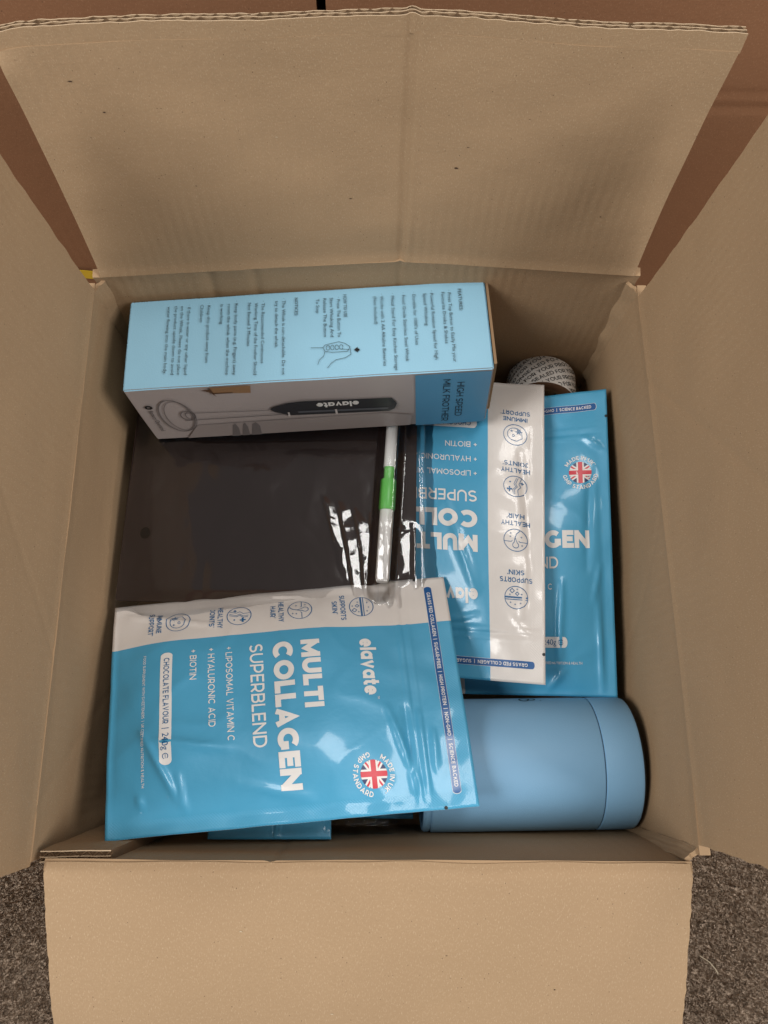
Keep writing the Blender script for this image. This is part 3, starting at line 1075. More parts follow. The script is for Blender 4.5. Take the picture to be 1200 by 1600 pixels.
class Pouch:
    def __init__(self, label, c00, c10, c01, c11, bulge, seed, creases=(), sag=(0, 0), edge_amp=0.0016, wrinkle=1.0, full=True, under=0.5, panel=18, group='blue collagen pouches in the box'):
        self.C = [Vector(c) for c in (c00, c10, c01, c11)]
        self.seed, self.bulge, self.creases, self.sag = seed, bulge, creases, sag
        self.edge_amp, self.wr = edge_amp, wrinkle
        self.root = empty('collagen_pouch', (self.C[0] + self.C[1] + self.C[2] + self.C[3]) / 4)
        self.o = Vector(self.root.location)
        tag(self.root, label, 'pouch', group)
        a = (self.C[1] + self.C[3] - self.C[0] - self.C[2])
        b = (self.C[2] + self.C[3] - self.C[0] - self.C[1])
        self.W, self.H = a.length / 2, b.length / 2
        self.n = a.cross(b).normalized()
        self.under = under
        self.panel = panel
        self.film()
        if full:
            self.design()

    def base(self, u, v):
        c = self.C
        return c[0] * ((1 - u) * (1 - v)) + c[1] * (u * (1 - v)) + c[2] * ((1 - u) * v) + c[3] * (u * v)

    def puff(self, u, v):
        a = clamp((min(u, 1 - u) - 0.05) / 0.30)
        a = math.sin(a * math.pi / 2) ** 0.85
        b = math.sin(clamp((v - 0.015) / 0.20) * math.pi / 2) ** 0.9
        t = sstep(0.0, 1.0, clamp((0.90 - v) / 0.38))
        return a * b * t

    def dz(self, u, v):
        s = self.seed
        p = self.puff(u, v)
        z = self.bulge * p
        x, y = u * self.W, v * self.H
        # soft lumps of powder, then film wrinkles
        z += self.wr * (0.0026 * nz(x * 14, y * 14, s) * min(1, p * 1.6) + 0.0006 * nz(x * 40, y * 40, s + 3) * min(1, p * 2 + 0.25))
        rid = 1 - abs(nz(x * 26 + 0.6 * nz(x * 11, y * 11, s + 9), y * 26, s + 5)) * 2.2
        z += self.wr * 0.0006 * max(0, rid) ** 3 * (0.35 + 0.65 * p)
        # curled border
        e = 1 - p
        z += self.edge_amp * e * (nz(x * 22, y * 22, s + 11) + 0.6 * nz(x * 60, y * 60, s + 12))
        z -= self.sag[0] * (2 * u - 1) ** 2 + self.sag[1] * (2 * v - 1) ** 2
        # zip and its grooves
        for vz, am in ((0.842, 0.0007), (0.856, -0.0004), (0.869, 0.0007)):
            z += am * math.exp(-((v - vz) / 0.0035) ** 2) * sstep(0.02, 0.06, min(u, 1 - u))
        # creases: (u0,v0,u1,v1,height,half width)
        for (ua, va, ub, vb, am, wd) in self.creases:
            ax, ay, bx, by = ua * self.W, va * self.H, ub * self.W, vb * self.H
            dx, dy = bx - ax, by - ay
            l2 = dx * dx + dy * dy
            t = clamp(((x - ax) * dx + (y - ay) * dy) / l2)
            d = math.hypot(x - ax - dx * t, y - ay - dy * t)
            wd *= 0.8
            if d < wd * 4:
                z += 1.3 * am * math.exp(-(d / wd) ** 1.4) * (0.25 + 0.75 * math.sin(math.pi * clamp(t * 0.9 + 0.05)))
        return z

    def at(self, u, v):
        return self.base(u, v) + self.n * self.dz(u, v) - self.o

    def surf(self, u, v, lift):
        p = self.at(u, v)
        e = 0.004
        nn = (self.at(u + e, v) - self.at(u - e, v)).cross(self.at(u, v + e) - self.at(u, v - e)).normalized()
        return p + nn * lift

    def film(self):
        nu, nv = 80, 120
        top = [[self.at(i / nu, j / nv) for i in range(nu + 1)] for j in range(nv + 1)]
        V, UV, Fc, fm = [], [], [], []
        for j in range(nv + 1):
            for i in range(nu + 1):
                V.append(top[j][i])
                UV.append((i / nu, j / nv))
        W1 = nu + 1
        N = len(V)
        for j in range(nv + 1):
            for i in range(nu + 1):
                u, v = i / nu, j / nv
                p = self.puff(u, v)
                V.append(top[j][i] - self.n * (0.0004 + (self.bulge * (1 + self.under)) * p))
                UV.append((u, v))
        for j in range(nv):
            for i in range(nu):
                a = j * W1 + i
                Fc.append((a, a + 1, a + W1 + 1, a + W1))
                fm.append(1 if i < self.panel and self.panel else 0)
                Fc.append((a + N, a + W1 + N, a + W1 + 1 + N, a + 1 + N))
                fm.append(0)
        for i in range(nu):
            a, b = i, nv * W1 + i
            Fc += [(a, a + N, a + 1 + N, a + 1), (b, b + 1, b + 1 + N, b + N)]
            fm += [2, 2]
        for j in range(nv):
            a, b = j * W1, j * W1 + nu
            Fc += [(a, a + W1, a + W1 + N, a + N), (b, b + N, b + W1 + N, b + W1)]
            fm += [2, 2]
        mesh_obj('film', V, Fc, None, self.root, True, UV, [M['film_blue'], M['film_white'], M['foil']], fm)

    def design(self):
        asp = self.H / self.W         # u units per v unit
        S, R = self.surf, self.root
        cell = 0.025
        class sm:
            @staticmethod
            def text(*a, **k):
                Print().geo(*a, **k).build('lettering', S, M['ink_white'], R, 0.00028, cell)
        sm.text('elavate', 0.287, 0.7200, 0.255, 0.046, 0.23, gap=0.07)
        sm.text('MULTI', 0.283, 0.551, 0.300, 0.054, 0.275, gap=0.07)
        sm.text('COLLAGEN', 0.283, 0.470, 0.605, 0.058, 0.275, gap=0.055)
        sm.text('SUPERBLEND', 0.285, 0.404, 0.440, 0.038, 0.155, gap=0.14)
        sm.text('+ LIPOSOMAL VITAMIN C', 0.285, 0.3360, 0.405, 0.0190, 0.15)
        sm.text('+ HYALURONIC ACID', 0.285, 0.2860, 0.345, 0.0190, 0.15)
        sm.text('+ BIOTIN', 0.285, 0.2355, 0.140, 0.0190, 0.15)
        sm.text('FOOD SUPPLEMENT WITH SWEETENERS  |  UK CERTIFIED NUTRITION & HEALTH', 0.285, 0.1005, 0.545, 0.0080, 0.15)
        sm.text('TM', 0.548, 0.755, 0.012, 0.006, 0.15)
        pl = Print().pill(0.285, 0.152, 0.760, 0.186)
        pill = pl.build('flavour_label', S, M['ink_white'], R, 0.00022, 0.02)
        pt = Print().geo('CHOCOLATE FLAVOUR  |', 0.312, 0.1615, 0.308, 0.0165, 0.16).text('240g', 0.638, 0.1615, 0.066, 0.0175, 0.0)
        pt.ring(0.727, 0.169, 0.0115, 0.0022, 20, 0.6, 5.8, 0.0085)
        pt.line([(0.716, 0.169), (0.735, 0.169)], 0.0016)
        pt.build('lettering', S, M['ink_blue'], pill, 0.00036, cell)
        # icons on the white strip
        for kind, cv, l1, l2 in (('immune', 0.195, 'IMMUNE', 'SUPPORT*'), ('joints', 0.375, 'HEALTHY', "JOINTS'"),
                                 ('hair', 0.555, 'HEALTHY', "HAIR'"), ('skin', 0.738, 'SUPPORTS', "SKIN'")):
            ic = Print()
            stroke_icons(ic, kind, 0.122, cv, 0.0355, asp)
            ic.build('icon', S, M['ink_blue'], R, 0.00025, cell)
            w1, w2 = 0.0170 * len(l1), 0.0170 * len(l2.rstrip("'*")) + 0.004
            for l, w, dv in ((l1, w1, 0.0635), (l2, w2, 0.0875)):
                Print().geo(l, 0.122, cv - dv, w, 0.0155, 0.17, align='c').build('lettering', S, M['ink_blue'], R, 0.00025, cell)
        # claim strip across the top
        st = Print().pill(0.045, 0.9330, 0.945, 0.9560)
        Print().pill(0.0430, 0.9322, 0.9470, 0.9568).build('strip_border', S, M['ink_white'], R, 0.00016, 0.02)
        o2 = st.build('claim_strip', S, M['film_deep'], R, 0.00024, 0.02)
        Print().geo('GRASS FED COLLAGEN  |  SUGAR-FREE  |  HIGH PROTEIN  |  NON-GMO  |  SCIENCE BACKED', 0.075, 0.9395, 0.845, 0.0105, 0.19).build('lettering', S, M['ink_white'], o2, 0.00036, cell)
        # round flag emblem with the ring of words
        fu, fv, fr = 0.852, 0.722, 0.0365
        Sx = lambda x, y, l: S(fu + x * asp, fv + y, l)
        em = Print().disc(0, 0, fr, 32).build('emblem', Sx, M['ink_navy'], R, 0.00022, 0.02)
        def band(pr, ang, w, off=0.0, a=-1.0, b=1.0):
            c, s = math.cos(ang), math.sin(ang)
            pts = [(a * fr * 1.2, off - w / 2), (b * fr * 1.2, off - w / 2), (b * fr * 1.2, off + w / 2), (a * fr * 1.2, off + w / 2)]
            pr.clip_disc([(x * c - y * s, x * s + y * c) for x, y in pts], 0, 0, fr)
        p1 = Print()
        for a in (math.radians(35), math.radians(-35)):
            band(p1, a, fr * 0.42)
        p1.build('saltire', Sx, M['ink_white'], em, 0.00028, 0.02)
        p2 = Print()
        for a in (math.radians(35), math.radians(-35)):
            band(p2, a, fr * 0.14)
        p2.build('saltire', Sx, M['ink_red'], em, 0.00034, 0.02)
        p3 = Print()
        band(p3, 0, fr * 0.66)
        band(p3, math.pi / 2, fr * 0.66)
        p3.build('cross', Sx, M['ink_white'], em, 0.00040, 0.02)
        p4 = Print()
        band(p4, 0, fr * 0.38)
        band(p4, math.pi / 2, fr * 0.38)
        p4.build('cross', Sx, M['ink_red'], em, 0.00050, 0.02)
        p5, p6 = Print(), Print()
        p5.geo_arc("MADE IN UK'", fr * 1.20, math.radians(90), math.radians(125), 0.0135, 0.2)
        p6.geo_arc('GMP STANDARD', fr * 1.20, math.radians(270), math.radians(165), 0.0135, 0.2, True)
        p5.build('lettering', Sx, M['ink_white'], R, 0.00028, cell)
        p6.build('lettering', Sx, M['ink_white'], R, 0.00028, cell)
        # tear notches
        for u in (0.006, 0.994):
            Print().disc(0, 0, 0.005, 10).build('tear_notch', lambda x, y, l, u=u: S(clamp(u + x * asp), 0.908 + y, l), M['ink_black'], R, 0.0003)


Pouch('blue and white collagen pouch lying sideways on top, front left',
      (-0.1765, -0.0236, 0.0745), (-0.1525, -0.1680, 0.128), (0.0532, -0.0024, 0.0745), (0.0665, -0.1512, 0.120),
      0.0105, 2.0,
      [(0.62, 0.10, 0.90, 0.20, 0.0022, 0.0022), (0.66, 0.13, 0.72, 0.34, 0.0014, 0.0030), (0.80, 0.20, 0.93, 0.215, 0.0016, 0.0012),
       (0.86, 0.09, 0.90, 0.10, 0.0016, 0.002), (0.60, 0.78, 0.92, 0.845, 0.0022, 0.0022), (0.60, 0.83, 0.92, 0.83, -0.0022, 0.0022),
       (0.62, 0.865, 0.93, 0.865, 0.0018, 0.0014), (0.70, 0.90, 0.85, 0.895, 0.0018, 0.0016),
       (0.06, 0.05, 0.16, 0.30, 0.0016, 0.0022), (0.02, 0.40, 0.05, 0.60, 0.0014, 0.003), (0.85, 0.35, 0.92, 0.55, 0.0012, 0.003)],
      (0.003, 0.001))
Pouch('blue and white collagen pouch printed upside down, its end under the frother box',
      (0.1309, 0.1392, 0.086), (-0.0348, 0.1720, 0.040), (0.1188, -0.0794, 0.080), (-0.0306, -0.0634, 0.036),
      0.0080, 5.0,
      [(0.42, 0.45, 0.30, 0.72, 0.0020, 0.0040), (0.10, 0.25, 0.06, 0.62, -0.0014, 0.0025), (0.08, 0.62, 0.10, 0.80, 0.0014, 0.002),
       (0.30, 0.80, 0.45, 0.83, 0.0016, 0.0018), (0.06, 0.86, 0.14, 0.80, 0.0014, 0.0016)],
      (0.0, 0.002), panel=19)
Pouch('blue collagen pouch standing upright print, farthest right beside the carton wall',
      (0.0398, -0.0816, 0.03), (0.1738, -0.087, 0.058), (0.0437, 0.1364, 0.045), (0.1764, 0.1342, 0.088),
      0.0100, 8.0,
      [(0.72, 0.12, 0.74, 0.36, 0.0024, 0.0022), (0.74, 0.08, 0.66, 0.02, 0.0018, 0.0020), (0.93, 0.02, 0.92, 0.30, 0.0018, 0.0018),
       (0.90, 0.30, 0.94, 0.42, 0.0014, 0.0016), (0.88, 0.84, 0.97, 0.80, 0.0020, 0.0018), (0.87, 0.40, 0.90, 0.72, -0.0016, 0.0025)],
      (0.0, 0.0))
Pouch('blue collagen pouch under the sideways one, bottom edge showing at the front left',
      (-0.1000, -0.1725, 0.090), (-0.0234, -0.1732, 0.090), (-0.118, 0.040, 0.050), (-0.0278, 0.0507, 0.045),
      0.0080, 11.0, [(0.55, 0.0, 0.60, 0.12, 0.002, 0.002)], (0, 0), full=False, panel=0)
Pouch('dark blue collagen pouch edge deep between the sideways pouch and the tumbler',
      (-0.050, -0.1642, 0.050), (0.0300, -0.1655, 0.050), (-0.060, 0.0300, 0.028), (0.0300, 0.0300, 0.028),
      0.0050, 14.0, [(0.6, 0.0, 0.65, 0.1, 0.002, 0.002)], (0, 0), full=False, panel=0)


# ------------------------------------------------------------------ milk frother box
def build_frother_box():
    L, B, T = 0.2413, 0.0696, 0.0712
    root = empty('milk_frother_box', (-0.0406, 0.1443, 0.150), (-0.0868, -0.0568, 0.0408))
    tag(root, 'long light blue printed gift box for a milk frother, lying across the back', 'product box')
    def paper(name, col, rough=0.42, amt=0.06):
        q = NT(name)
        tc = q.n('ShaderNodeTexCoord')
        ns = q.n('ShaderNodeTexNoise', Scale=25.0, Detail=4.0)
        q.l(tc.outputs['Object'], ns.inputs['Vector'])
        d = tuple(c * (1 - amt * 2) for c in col[:3]) + (1,)
        q.l(q.mix(ns.outputs[0], d, col), q.b.inputs['Base Color'])
        q.b.inputs['Roughness'].default_value = rough
        fine = q.n('ShaderNodeTexNoise', Scale=900.0, Detail=2.0)
        q.l(tc.outputs['Object'], fine.inputs['Vector'])
        bp = q.n('ShaderNodeBump', Strength=0.25, Distance=0.0003)
        q.l(fine.outputs[0], bp.inputs['Height'])
        q.l(bp.outputs[0], q.b.inputs['Normal'])
        return q.m
    pale = paper('pale_blue_card', srgb(150, 201, 227))
    mid = paper('mid_blue_card', srgb(86, 150, 190))
    grey = paper('warm_grey_card', srgb(182, 172, 170), 0.42, 0.08)
    white = m_plain('white_card_edge', (0.8, 0.8, 0.8, 1), 0.6)
    # body: a bevelled cuboid with slightly wavy faces
    bm = bmesh.new()
    bmesh.ops.create_cube(bm, size=1)
    for v in bm.verts:
        v.co = Vector((v.co.x * L, v.co.y * B, (v.co.z - 0.5) * T))
    bmesh.ops.bevel(bm, geom=bm.edges[:], offset=0.0009, segments=2, affect='EDGES')
    bmesh.ops.subdivide_edges(bm, edges=[e for e in bm.edges if e.calc_length() > 0.05], cuts=12, use_grid_fill=True)
    for v in bm.verts:
        v.co.y += 0.0008 * nz(v.co.x * 18, v.co.z * 18, 2)
        v.co.z += 0.0006 * nz(v.co.x * 18, v.co.y * 18, 5)
    bm.normal_update()
    me = bpy.data.meshes.new('card_body')
    for m in (pale, grey, mid, white):
        me.materials.append(m)
    for f in bm.faces:
        f.smooth = True
        n = f.normal
        c = f.calc_center_median()
        f.material_index = 0
        if n.y < -0.55:
            f.material_index = 1
        elif -0.93 < n.y < -0.25 and n.z > 0.25:
            f.material_index = 3
        elif n.x > 0.7:
            f.material_index = 2
    bm.to_mesh(me)
    bm.free()
    me.set_sharp_from_angle(angle=math.radians(30))
    body = link(bpy.data.objects.new('card_body', me))
    body.parent = root
    # brown raw edge of the end flap on the right
    mesh_obj('end_flap', [(L / 2 + 0.0004, B / 2 - 0.002, 0.0002), (L / 2 + 0.0022, B / 2 - 0.003, -0.0006), (L / 2 + 0.0024, -B / 2 + 0.004, -0.0006), (L / 2 + 0.0004, -B / 2 + 0.003, 0.0002),
                          (L / 2 + 0.0004, B / 2 - 0.002, -0.060), (L / 2 + 0.0022, B / 2 - 0.003, -0.060), (L / 2 + 0.0024, -B / 2 + 0.004, -0.060), (L / 2 + 0.0004, -B / 2 + 0.003, -0.060)],
             [(0, 1, 2, 3)[::-1], (1, 5, 6, 2)[::-1], (0, 4, 5, 1)[::-1], (2, 6, 7, 3)[::-1]], M['kraft_edge'], root, False)
    # top face print: local x along the box, text runs toward the viewer (-y)
    top = flat((0, 0, 0.0006), (0, -1, 0), (1, 0, 0), (0, 0, 1))   # design (x = -y_local, y = x_local)
    KS = 0.968
    rows = [('FEATURES:', .1064, .0284, .0104), ('\u00b7 Press Top Button to Easily Mix your', .0992, .0279, -.0299), ('Favourite Drinks & Shakes', .0948, .0266, -.0151),
            ('\u00b7 Powerful Rotation Speed for High', .0871, .0283, -.0271), ('Speed Whisking', .0823, .0265, .0001), ("\u00b7 Durable for 1000's of Uses", .0748, .0282, -.0147),
            ('\u00b7 Food Grade Stainless Steel Whisk', .0676, .0282, -.0272), ('\u00b7 Metal Stand For Easy Kitchen Storage', .06, .0282, -.0336),
            ('\u00b7 Works with 2 AA Alkaline Batteries', .0525, .0283, -.0296), ('(Not Included)', .0478, .0265, .0037), ('HOW TO USE', .027, .0297, .011),
            ('\u00b7 Press The Button To', .0224, .0279, -.0047), ('Start Whisking And', .0175, .0277, -.0044), ('Release The Button', .0129, .0275, -.004), ('To Stop', .0079, .0274, .0156),
            ('NOTICES:', -.007, .0296, .0146), ('\u00b7 The Whisk is non-detachable. Do not', -.0157, .0298, -.0317), ('try to detach the whisk.', -.0206, .028, -.0103),
            ('\u00b7 The Reccomended Continuous', -.0301, .0287, -.0217), ('Working Time of the Frother Should', -.0348, .0274, -.0304), ('Not Exceed 3 Minutes', -.0397, .0278, -.0074),
            ('\u00b7 Keep body parts (e.g. Fingers) away', -.0488, .0301, -.0294), ('room the whisk when the machine', -.0538, .0278, -.029), ('is working', -.0589, .0281, .0117),
            ('\u00b7 Keep this product away from', -.068, .0299, -.0185), ('Children', -.0731, .0287, .0143), ('\u00b7 If there is water or any other liquid', -.082, .0294, -.0271),
            ('on the Whisk, Please do not place', -.0868, .0287, -.0267), ('the product upside down to avoid', -.0911, .029, -.0264), ('water flowing into the main body.', -.0962, .0289, -.0256)]
    for b, x, y0, y1 in rows:
        Print().text(b, -y0 * KS, x * KS - 0.0010, (y0 - y1) * KS, 0.0022, 0.004 if b.isupper() else 0.0, res=2).build('lettering', top, M['ink_black'], root, 0.0006)
    # little drawing of a hand pressing the button
    hd = Print()
    def curve(pts, w=0.0003):
        hd.line([(-y * KS, x * KS) for x, y in pts], w)
    curve([(.003, -.012), (.011, -.0125), (.0125, -.0105), (.017, -.0095), (.022, -.0085), (.026, -.0100), (.0295, -.0130), (.0285, -.0150), (.024, -.0145)])
    curve([(.011, -.0125), (.0125, -.0155), (.017, -.0165), (.022, -.0165), (.0275, -.0165), (.0285, -.0150)])
    curve([(.0295, -.0140), (.0300, -.0190), (.026, -.0215), (.020, -.0225), (.0165, -.0250), (.014, -.0285)])
    curve([(.0125, -.0155), (.0115, -.0190), (.0085, -.0220), (.0075, -.0255)])
    for x in (.0145, .0175, .0205, .0235):
        curve([(x + .0012 * math.cos(a), -.0128 + .0019 * math.sin(a)) for a in [k * 0.6 for k in range(11)]])
    hd.disc(.0152, .0338, .0010, 8)
    hd.poly([(.0130, .0335), (.0172, .0335), (.0152, .0310)])
    hd.build('hand_drawing', top, M['ink_black'], root, 0.0006, 0.02)
    # front face print (local x right, local z up)
    fs = flat((0, -B / 2 - 0.0008, 0), (KS, 0, 0), (0, 0, KS), (0, -1, 0))
    pn = Print().rect(0.0722, -0.0725, 0.1234, -0.0012).build('blue_panel', fs, mid, root, 0.0002, 0.02)
    for b, x, z, l in (('HIGH SPEED', 0.1008, -0.0130, 0.0480), ('MILK FROTHER', 0.0912, -0.0085, 0.0590)):
        Print().geo(b, x, z, l, 0.0050, 0.13, rot=-math.pi / 2).build('lettering', fs, M['ink_black'], pn, 0.0004)
    handle = m_plain('printed_charcoal', srgb(50, 50, 54), 0.4)
    steel = m_plain('printed_steel', srgb(118, 112, 112), 0.4)
    pale_g = m_plain('printed_pale_grey', srgb(205, 198, 196), 0.4)
    tan = m_plain('printed_tan', srgb(150, 116, 84), 0.45)
    dk = m_plain('printed_dark_brown', srgb(92, 66, 46), 0.45)
    sh = m_plain('printed_soft_grey', srgb(160, 150, 148), 0.42)
    Print().poly([(-0.088, -0.0525), (0.05, -0.0505), (0.07, -0.056), (0.068, -0.0715), (-0.10, -0.0715)]).build('picture_counter', fs, sh, root, 0.0001, 0.01)
    cup = Print()
    for k, (a, b) in enumerate(((-0.0665, -0.0600), (-0.0590, -0.0530), (-0.0520, -0.0440))):
        cup.poly([(a, -0.0722), (b, -0.0722), (b + 0.001, -0.060 + 0.001 * k), ((a + b) / 2 + 0.003, -0.0525), (a + 0.004, -0.055)])
    cup.build('picture_cup', fs, steel, root, 0.00025, 0.01)
    st = Print()
    st.ring(-0.0985, -0.0370, 0.0120, 0.0011, 48, ry=0.0235)
    st.ring(-0.0960, -0.0375, 0.0105, 0.0006, 48, ry=0.0215)
    st.line([(-0.0913, -0.0336), (-0.0325, -0.0362)], 0.0006)
    st.line([(-0.0943, -0.0440), (-0.0197, -0.0434)], 0.0009)
    st.ring(-0.0905, -0.0370, 0.0055, 0.0009, 24, ry=0.0070)
    st.ring(-0.0890, -0.0370, 0.0035, 0.0007, 24, ry=0.0055)
    st.build('picture_stand', fs, steel, root, 0.0003, 0.01)
    hl = Print().poly([(-0.0312, -0.0350), (-0.0290, -0.0385), (-0.0190, -0.0452), (0.0530, -0.0475), (0.0572, -0.0440), (0.0590, -0.0370), (0.0555, -0.0285), (-0.0060, -0.0262), (-0.0170, -0.0275), (-0.0290, -0.0322)])
    ho = hl.build('picture_handle', fs, handle, root, 0.0004, 0.01)
    Print().poly([(-0.012, -0.0420), (0.052, -0.0440), (0.053, -0.0415), (-0.012, -0.0395)]).build('picture_sheen', fs, m_plain('printed_mid_grey', srgb(92, 94, 100), 0.4), ho, 0.0006, 0.01)
    Print().rect(-0.0195, -0.0460, -0.0182, -0.0400).build('picture_clip', fs, pale_g, ho, 0.0008, 0.01)
    Print().rect(0.0145, -0.0465, 0.0160, -0.0395).build('picture_clip', fs, pale_g, ho, 0.0008, 0.01)
    Print().geo('elavate', 0.0322, -0.0290, 0.0300, 0.0072, 0.23, gap=0.07, rot=math.pi).build('lettering', fs, M['ink_white'], ho, 0.0008, 0.01)
    wood = Print().poly([(-0.0660, -0.0008), (-0.0385, -0.0010), (-0.0400, -0.0105), (-0.0530, -0.0095), (-0.0655, -0.0085)]).build('picture_board', fs, tan, root, 0.0003, 0.01)
    Print().poly([(-0.0720, -0.0030), (-0.0655, -0.0030), (-0.0640, -0.0130), (-0.0665, -0.0070)]).poly([(-0.0655, -0.0075), (-0.0520, -0.0080), (-0.0520, -0.0092), (-0.0655, -0.0090)]).build('picture_shade', fs, dk, wood, 0.0005, 0.01)
    bo = Print().text('Battery Operated', -0.1160, -0.0275, 0.0300, 0.0032, 0.0, rot=-math.pi / 2, res=2)
    bo.ring(-0.1142, -0.0225, 0.0027, 0.0016, 24)
    bo.build('lettering', fs, M['ink_black'], root, 0.0003, 0.02)


build_frother_box()


# ------------------------------------------------------------------ lathe helper
def lathe(name, prof, mat, parent, seg=72, axis='X', mats=None, pm=None, caps=False):
    """prof: list of (along, radius)"""
    V, Fc, fm = [], [], []
    for a, r in prof:
        for k in range(seg):
            t = 2 * math.pi * k / seg
            if axis == 'X':
                V.append((a, r * math.cos(t), r * math.sin(t)))
            elif axis == 'Y':
                V.append((r * math.sin(t), a, r * math.cos(t)))
            else:
                V.append((r * math.cos(t), r * math.sin(t), a))
    for i in range(len(prof) - 1):
        for k in range(seg):
            a, b = i * seg + k, i * seg + (k + 1) % seg
            Fc.append((a, b, b + seg, a + seg))
            fm.append(pm[i] if pm else 0)
    o = mesh_obj(name, V, Fc, mat, parent, True, None, mats or [mat], fm)
    bm = bmesh.new()
    bm.from_mesh(o.data)
    bmesh.ops.recalc_face_normals(bm, faces=bm.faces[:])
    bm.to_mesh(o.data)
    bm.free()
    sharpen(o, 35)
    return o


# ------------------------------------------------------------------ tumbler
def build_tumbler():
    r = 0.0432
    root = empty('tumbler', (0.036, -0.1305, 0.0525), (0, 0, 0.006))
    tag(root, 'matte steel blue cylindrical tumbler lying on its side, front right corner', 'tumbler')
    q = NT('matte_blue_coating')
    tc = q.n('ShaderNodeTexCoord')
    ns = q.n('ShaderNodeTexNoise', Scale=1400.0, Detail=2.0)
    q.l(tc.outputs['Object'], ns.inputs['Vector'])
    n2 = q.n('ShaderNodeTexNoise', Scale=30.0, Detail=4.0)
    q.l(tc.outputs['Object'], n2.inputs['Vector'])
    q.l(q.mix(n2.outputs[0], srgb(122, 168, 203), srgb(127, 173, 207)), q.b.inputs['Base Color'])
    q.b.inputs['Roughness'].default_value = 0.52
    q.b.inputs['Specular IOR Level'].default_value = 0.5
    bp = q.n('ShaderNodeBump', Strength=0.25, Distance=0.0004)
    q.l(ns.outputs[0], bp.inputs['Height'])
    q.l(bp.outputs[0], q.b.inputs['Normal'])
    mat = q.m
    lathe('body', [(0.0045, 0.0405), (0.0040, r - 0.0012), (0.0050, r - 0.0002), (0.0060, r), (0.1135, r), (0.1142, r - 0.0003), (0.1146, r - 0.0010), (0.1146, 0.02)], mat, root)
    lathe('base_cap', [(0.1150, 0.02), (0.1150, r - 0.0010), (0.1154, r - 0.0002), (0.1162, r), (0.1375, r), (0.1392, r - 0.0006), (0.1400, r - 0.0022), (0.1402, 0.034), (0.1385, 0.032), (0.1385, 0.0001)], mat, root)
    lathe('base_ring', [(0.1394, r - 0.0040), (0.1402, r - 0.0024), (0.1410, r - 0.0026), (0.1412, r - 0.0036), (0.1410, 0.030), (0.1396, 0.030)], M['ink_black'], root)
    lathe('seam', [(0.1143, r - 0.0012), (0.1153, r - 0.0012)], M['ink_black'], root)
    lathe('rim', [(0.0042, 0.0400), (0.0040, 0.0418), (0.0025, 0.0428), (0.0004, 0.0428), (-0.0010, 0.0418), (-0.0012, 0.0405), (-0.0004, 0.0392), (0.006, 0.0388), (0.030, 0.0385), (0.030, 0.0001)], mat, root)
    # dark mark on the side, mostly under the pouch
    cyl = lambda x, y, l: Vector((x, -(r + l) * math.sin(y / r), (r + l) * math.cos(y / r)))
    lg = Print().ring(0.071, -0.0560, 0.0038, 0.0013, 24).ring(0.0762, -0.0565, 0.0028, 0.0010, 20).disc(0.082, -0.0535, 0.0005, 8)
    lg.build('logo', cyl, M['ink_black'], root, 0.0002, 0.003)


build_tumbler()


# ------------------------------------------------------------------ tape roll
def build_roll():
    R, w = 0.0275, 0.030
    root = empty('tape_roll', (0.1385, 0.151, 0.0425), (math.radians(-20), math.radians(0), math.radians(-8)))
    tag(root, 'roll of white printed sealing tape in the back right corner', 'tape')
    white = m_plain('white_tape', (0.80, 0.78, 0.75, 1), 0.45)
    side = m_plain('brown_tape_side', (0.13, 0.065, 0.035, 1), 0.5)
    lathe('tape', [(-w / 2, 0.021), (-w / 2, R - 0.0006), (-w / 2 + 0.0004, R), (w / 2 - 0.0004, R), (w / 2, R - 0.0006), (w / 2, 0.021)], white, root, 96, 'Y', [side, white], [0, 0, 1, 0, 0])
    lathe('core', [(-w / 2, 0.021), (-w / 2, 0.0185), (w / 2, 0.0185), (w / 2, 0.021)], M['flute'], root, 64, 'Y')
    cyl = lambda x, y, l: Vector(((R + l) * math.sin(x / R), y, (R + l) * math.cos(x / R)))
    pr = Print()
    rot = math.radians(34)
    c, s = math.cos(rot), math.sin(rot)
    for k in range(-8, 9):
        for seg_i in (-1, 0, 1):
            V, Fc, _ = stroke_text('SEALED FOR YOUR PROTECTION', 0.15)
            V[:, 0] -= V[:, 0].mean()
            V *= 0.0036
            V[:, 0] += seg_i * 0.085 + (k % 2) * 0.025
            V[:, 1] += k * 0.0060
            P = np.stack([V[:, 0] * c - V[:, 1] * s, V[:, 0] * s + V[:, 1] * c], 1)
            keep = [f for f in Fc if all(abs(P[i, 1]) < w / 2 - 0.0006 and abs(P[i, 0]) < R * 1.7 for i in f)]
            if keep:
                pr.add(P, keep)
    o = pr.build('lettering', cyl, M['ink_black'], root, 0.0003)
    bm = bmesh.new()
    bm.from_mesh(o.data)
    bmesh.ops.delete(bm, geom=[v for v in bm.verts if not v.link_faces], context='VERTS')
    bm.to_mesh(o.data)
    bm.free()


build_roll()


# ------------------------------------------------------------------ dark board, marker and the clear sleeve around them
BZ = 0.0715


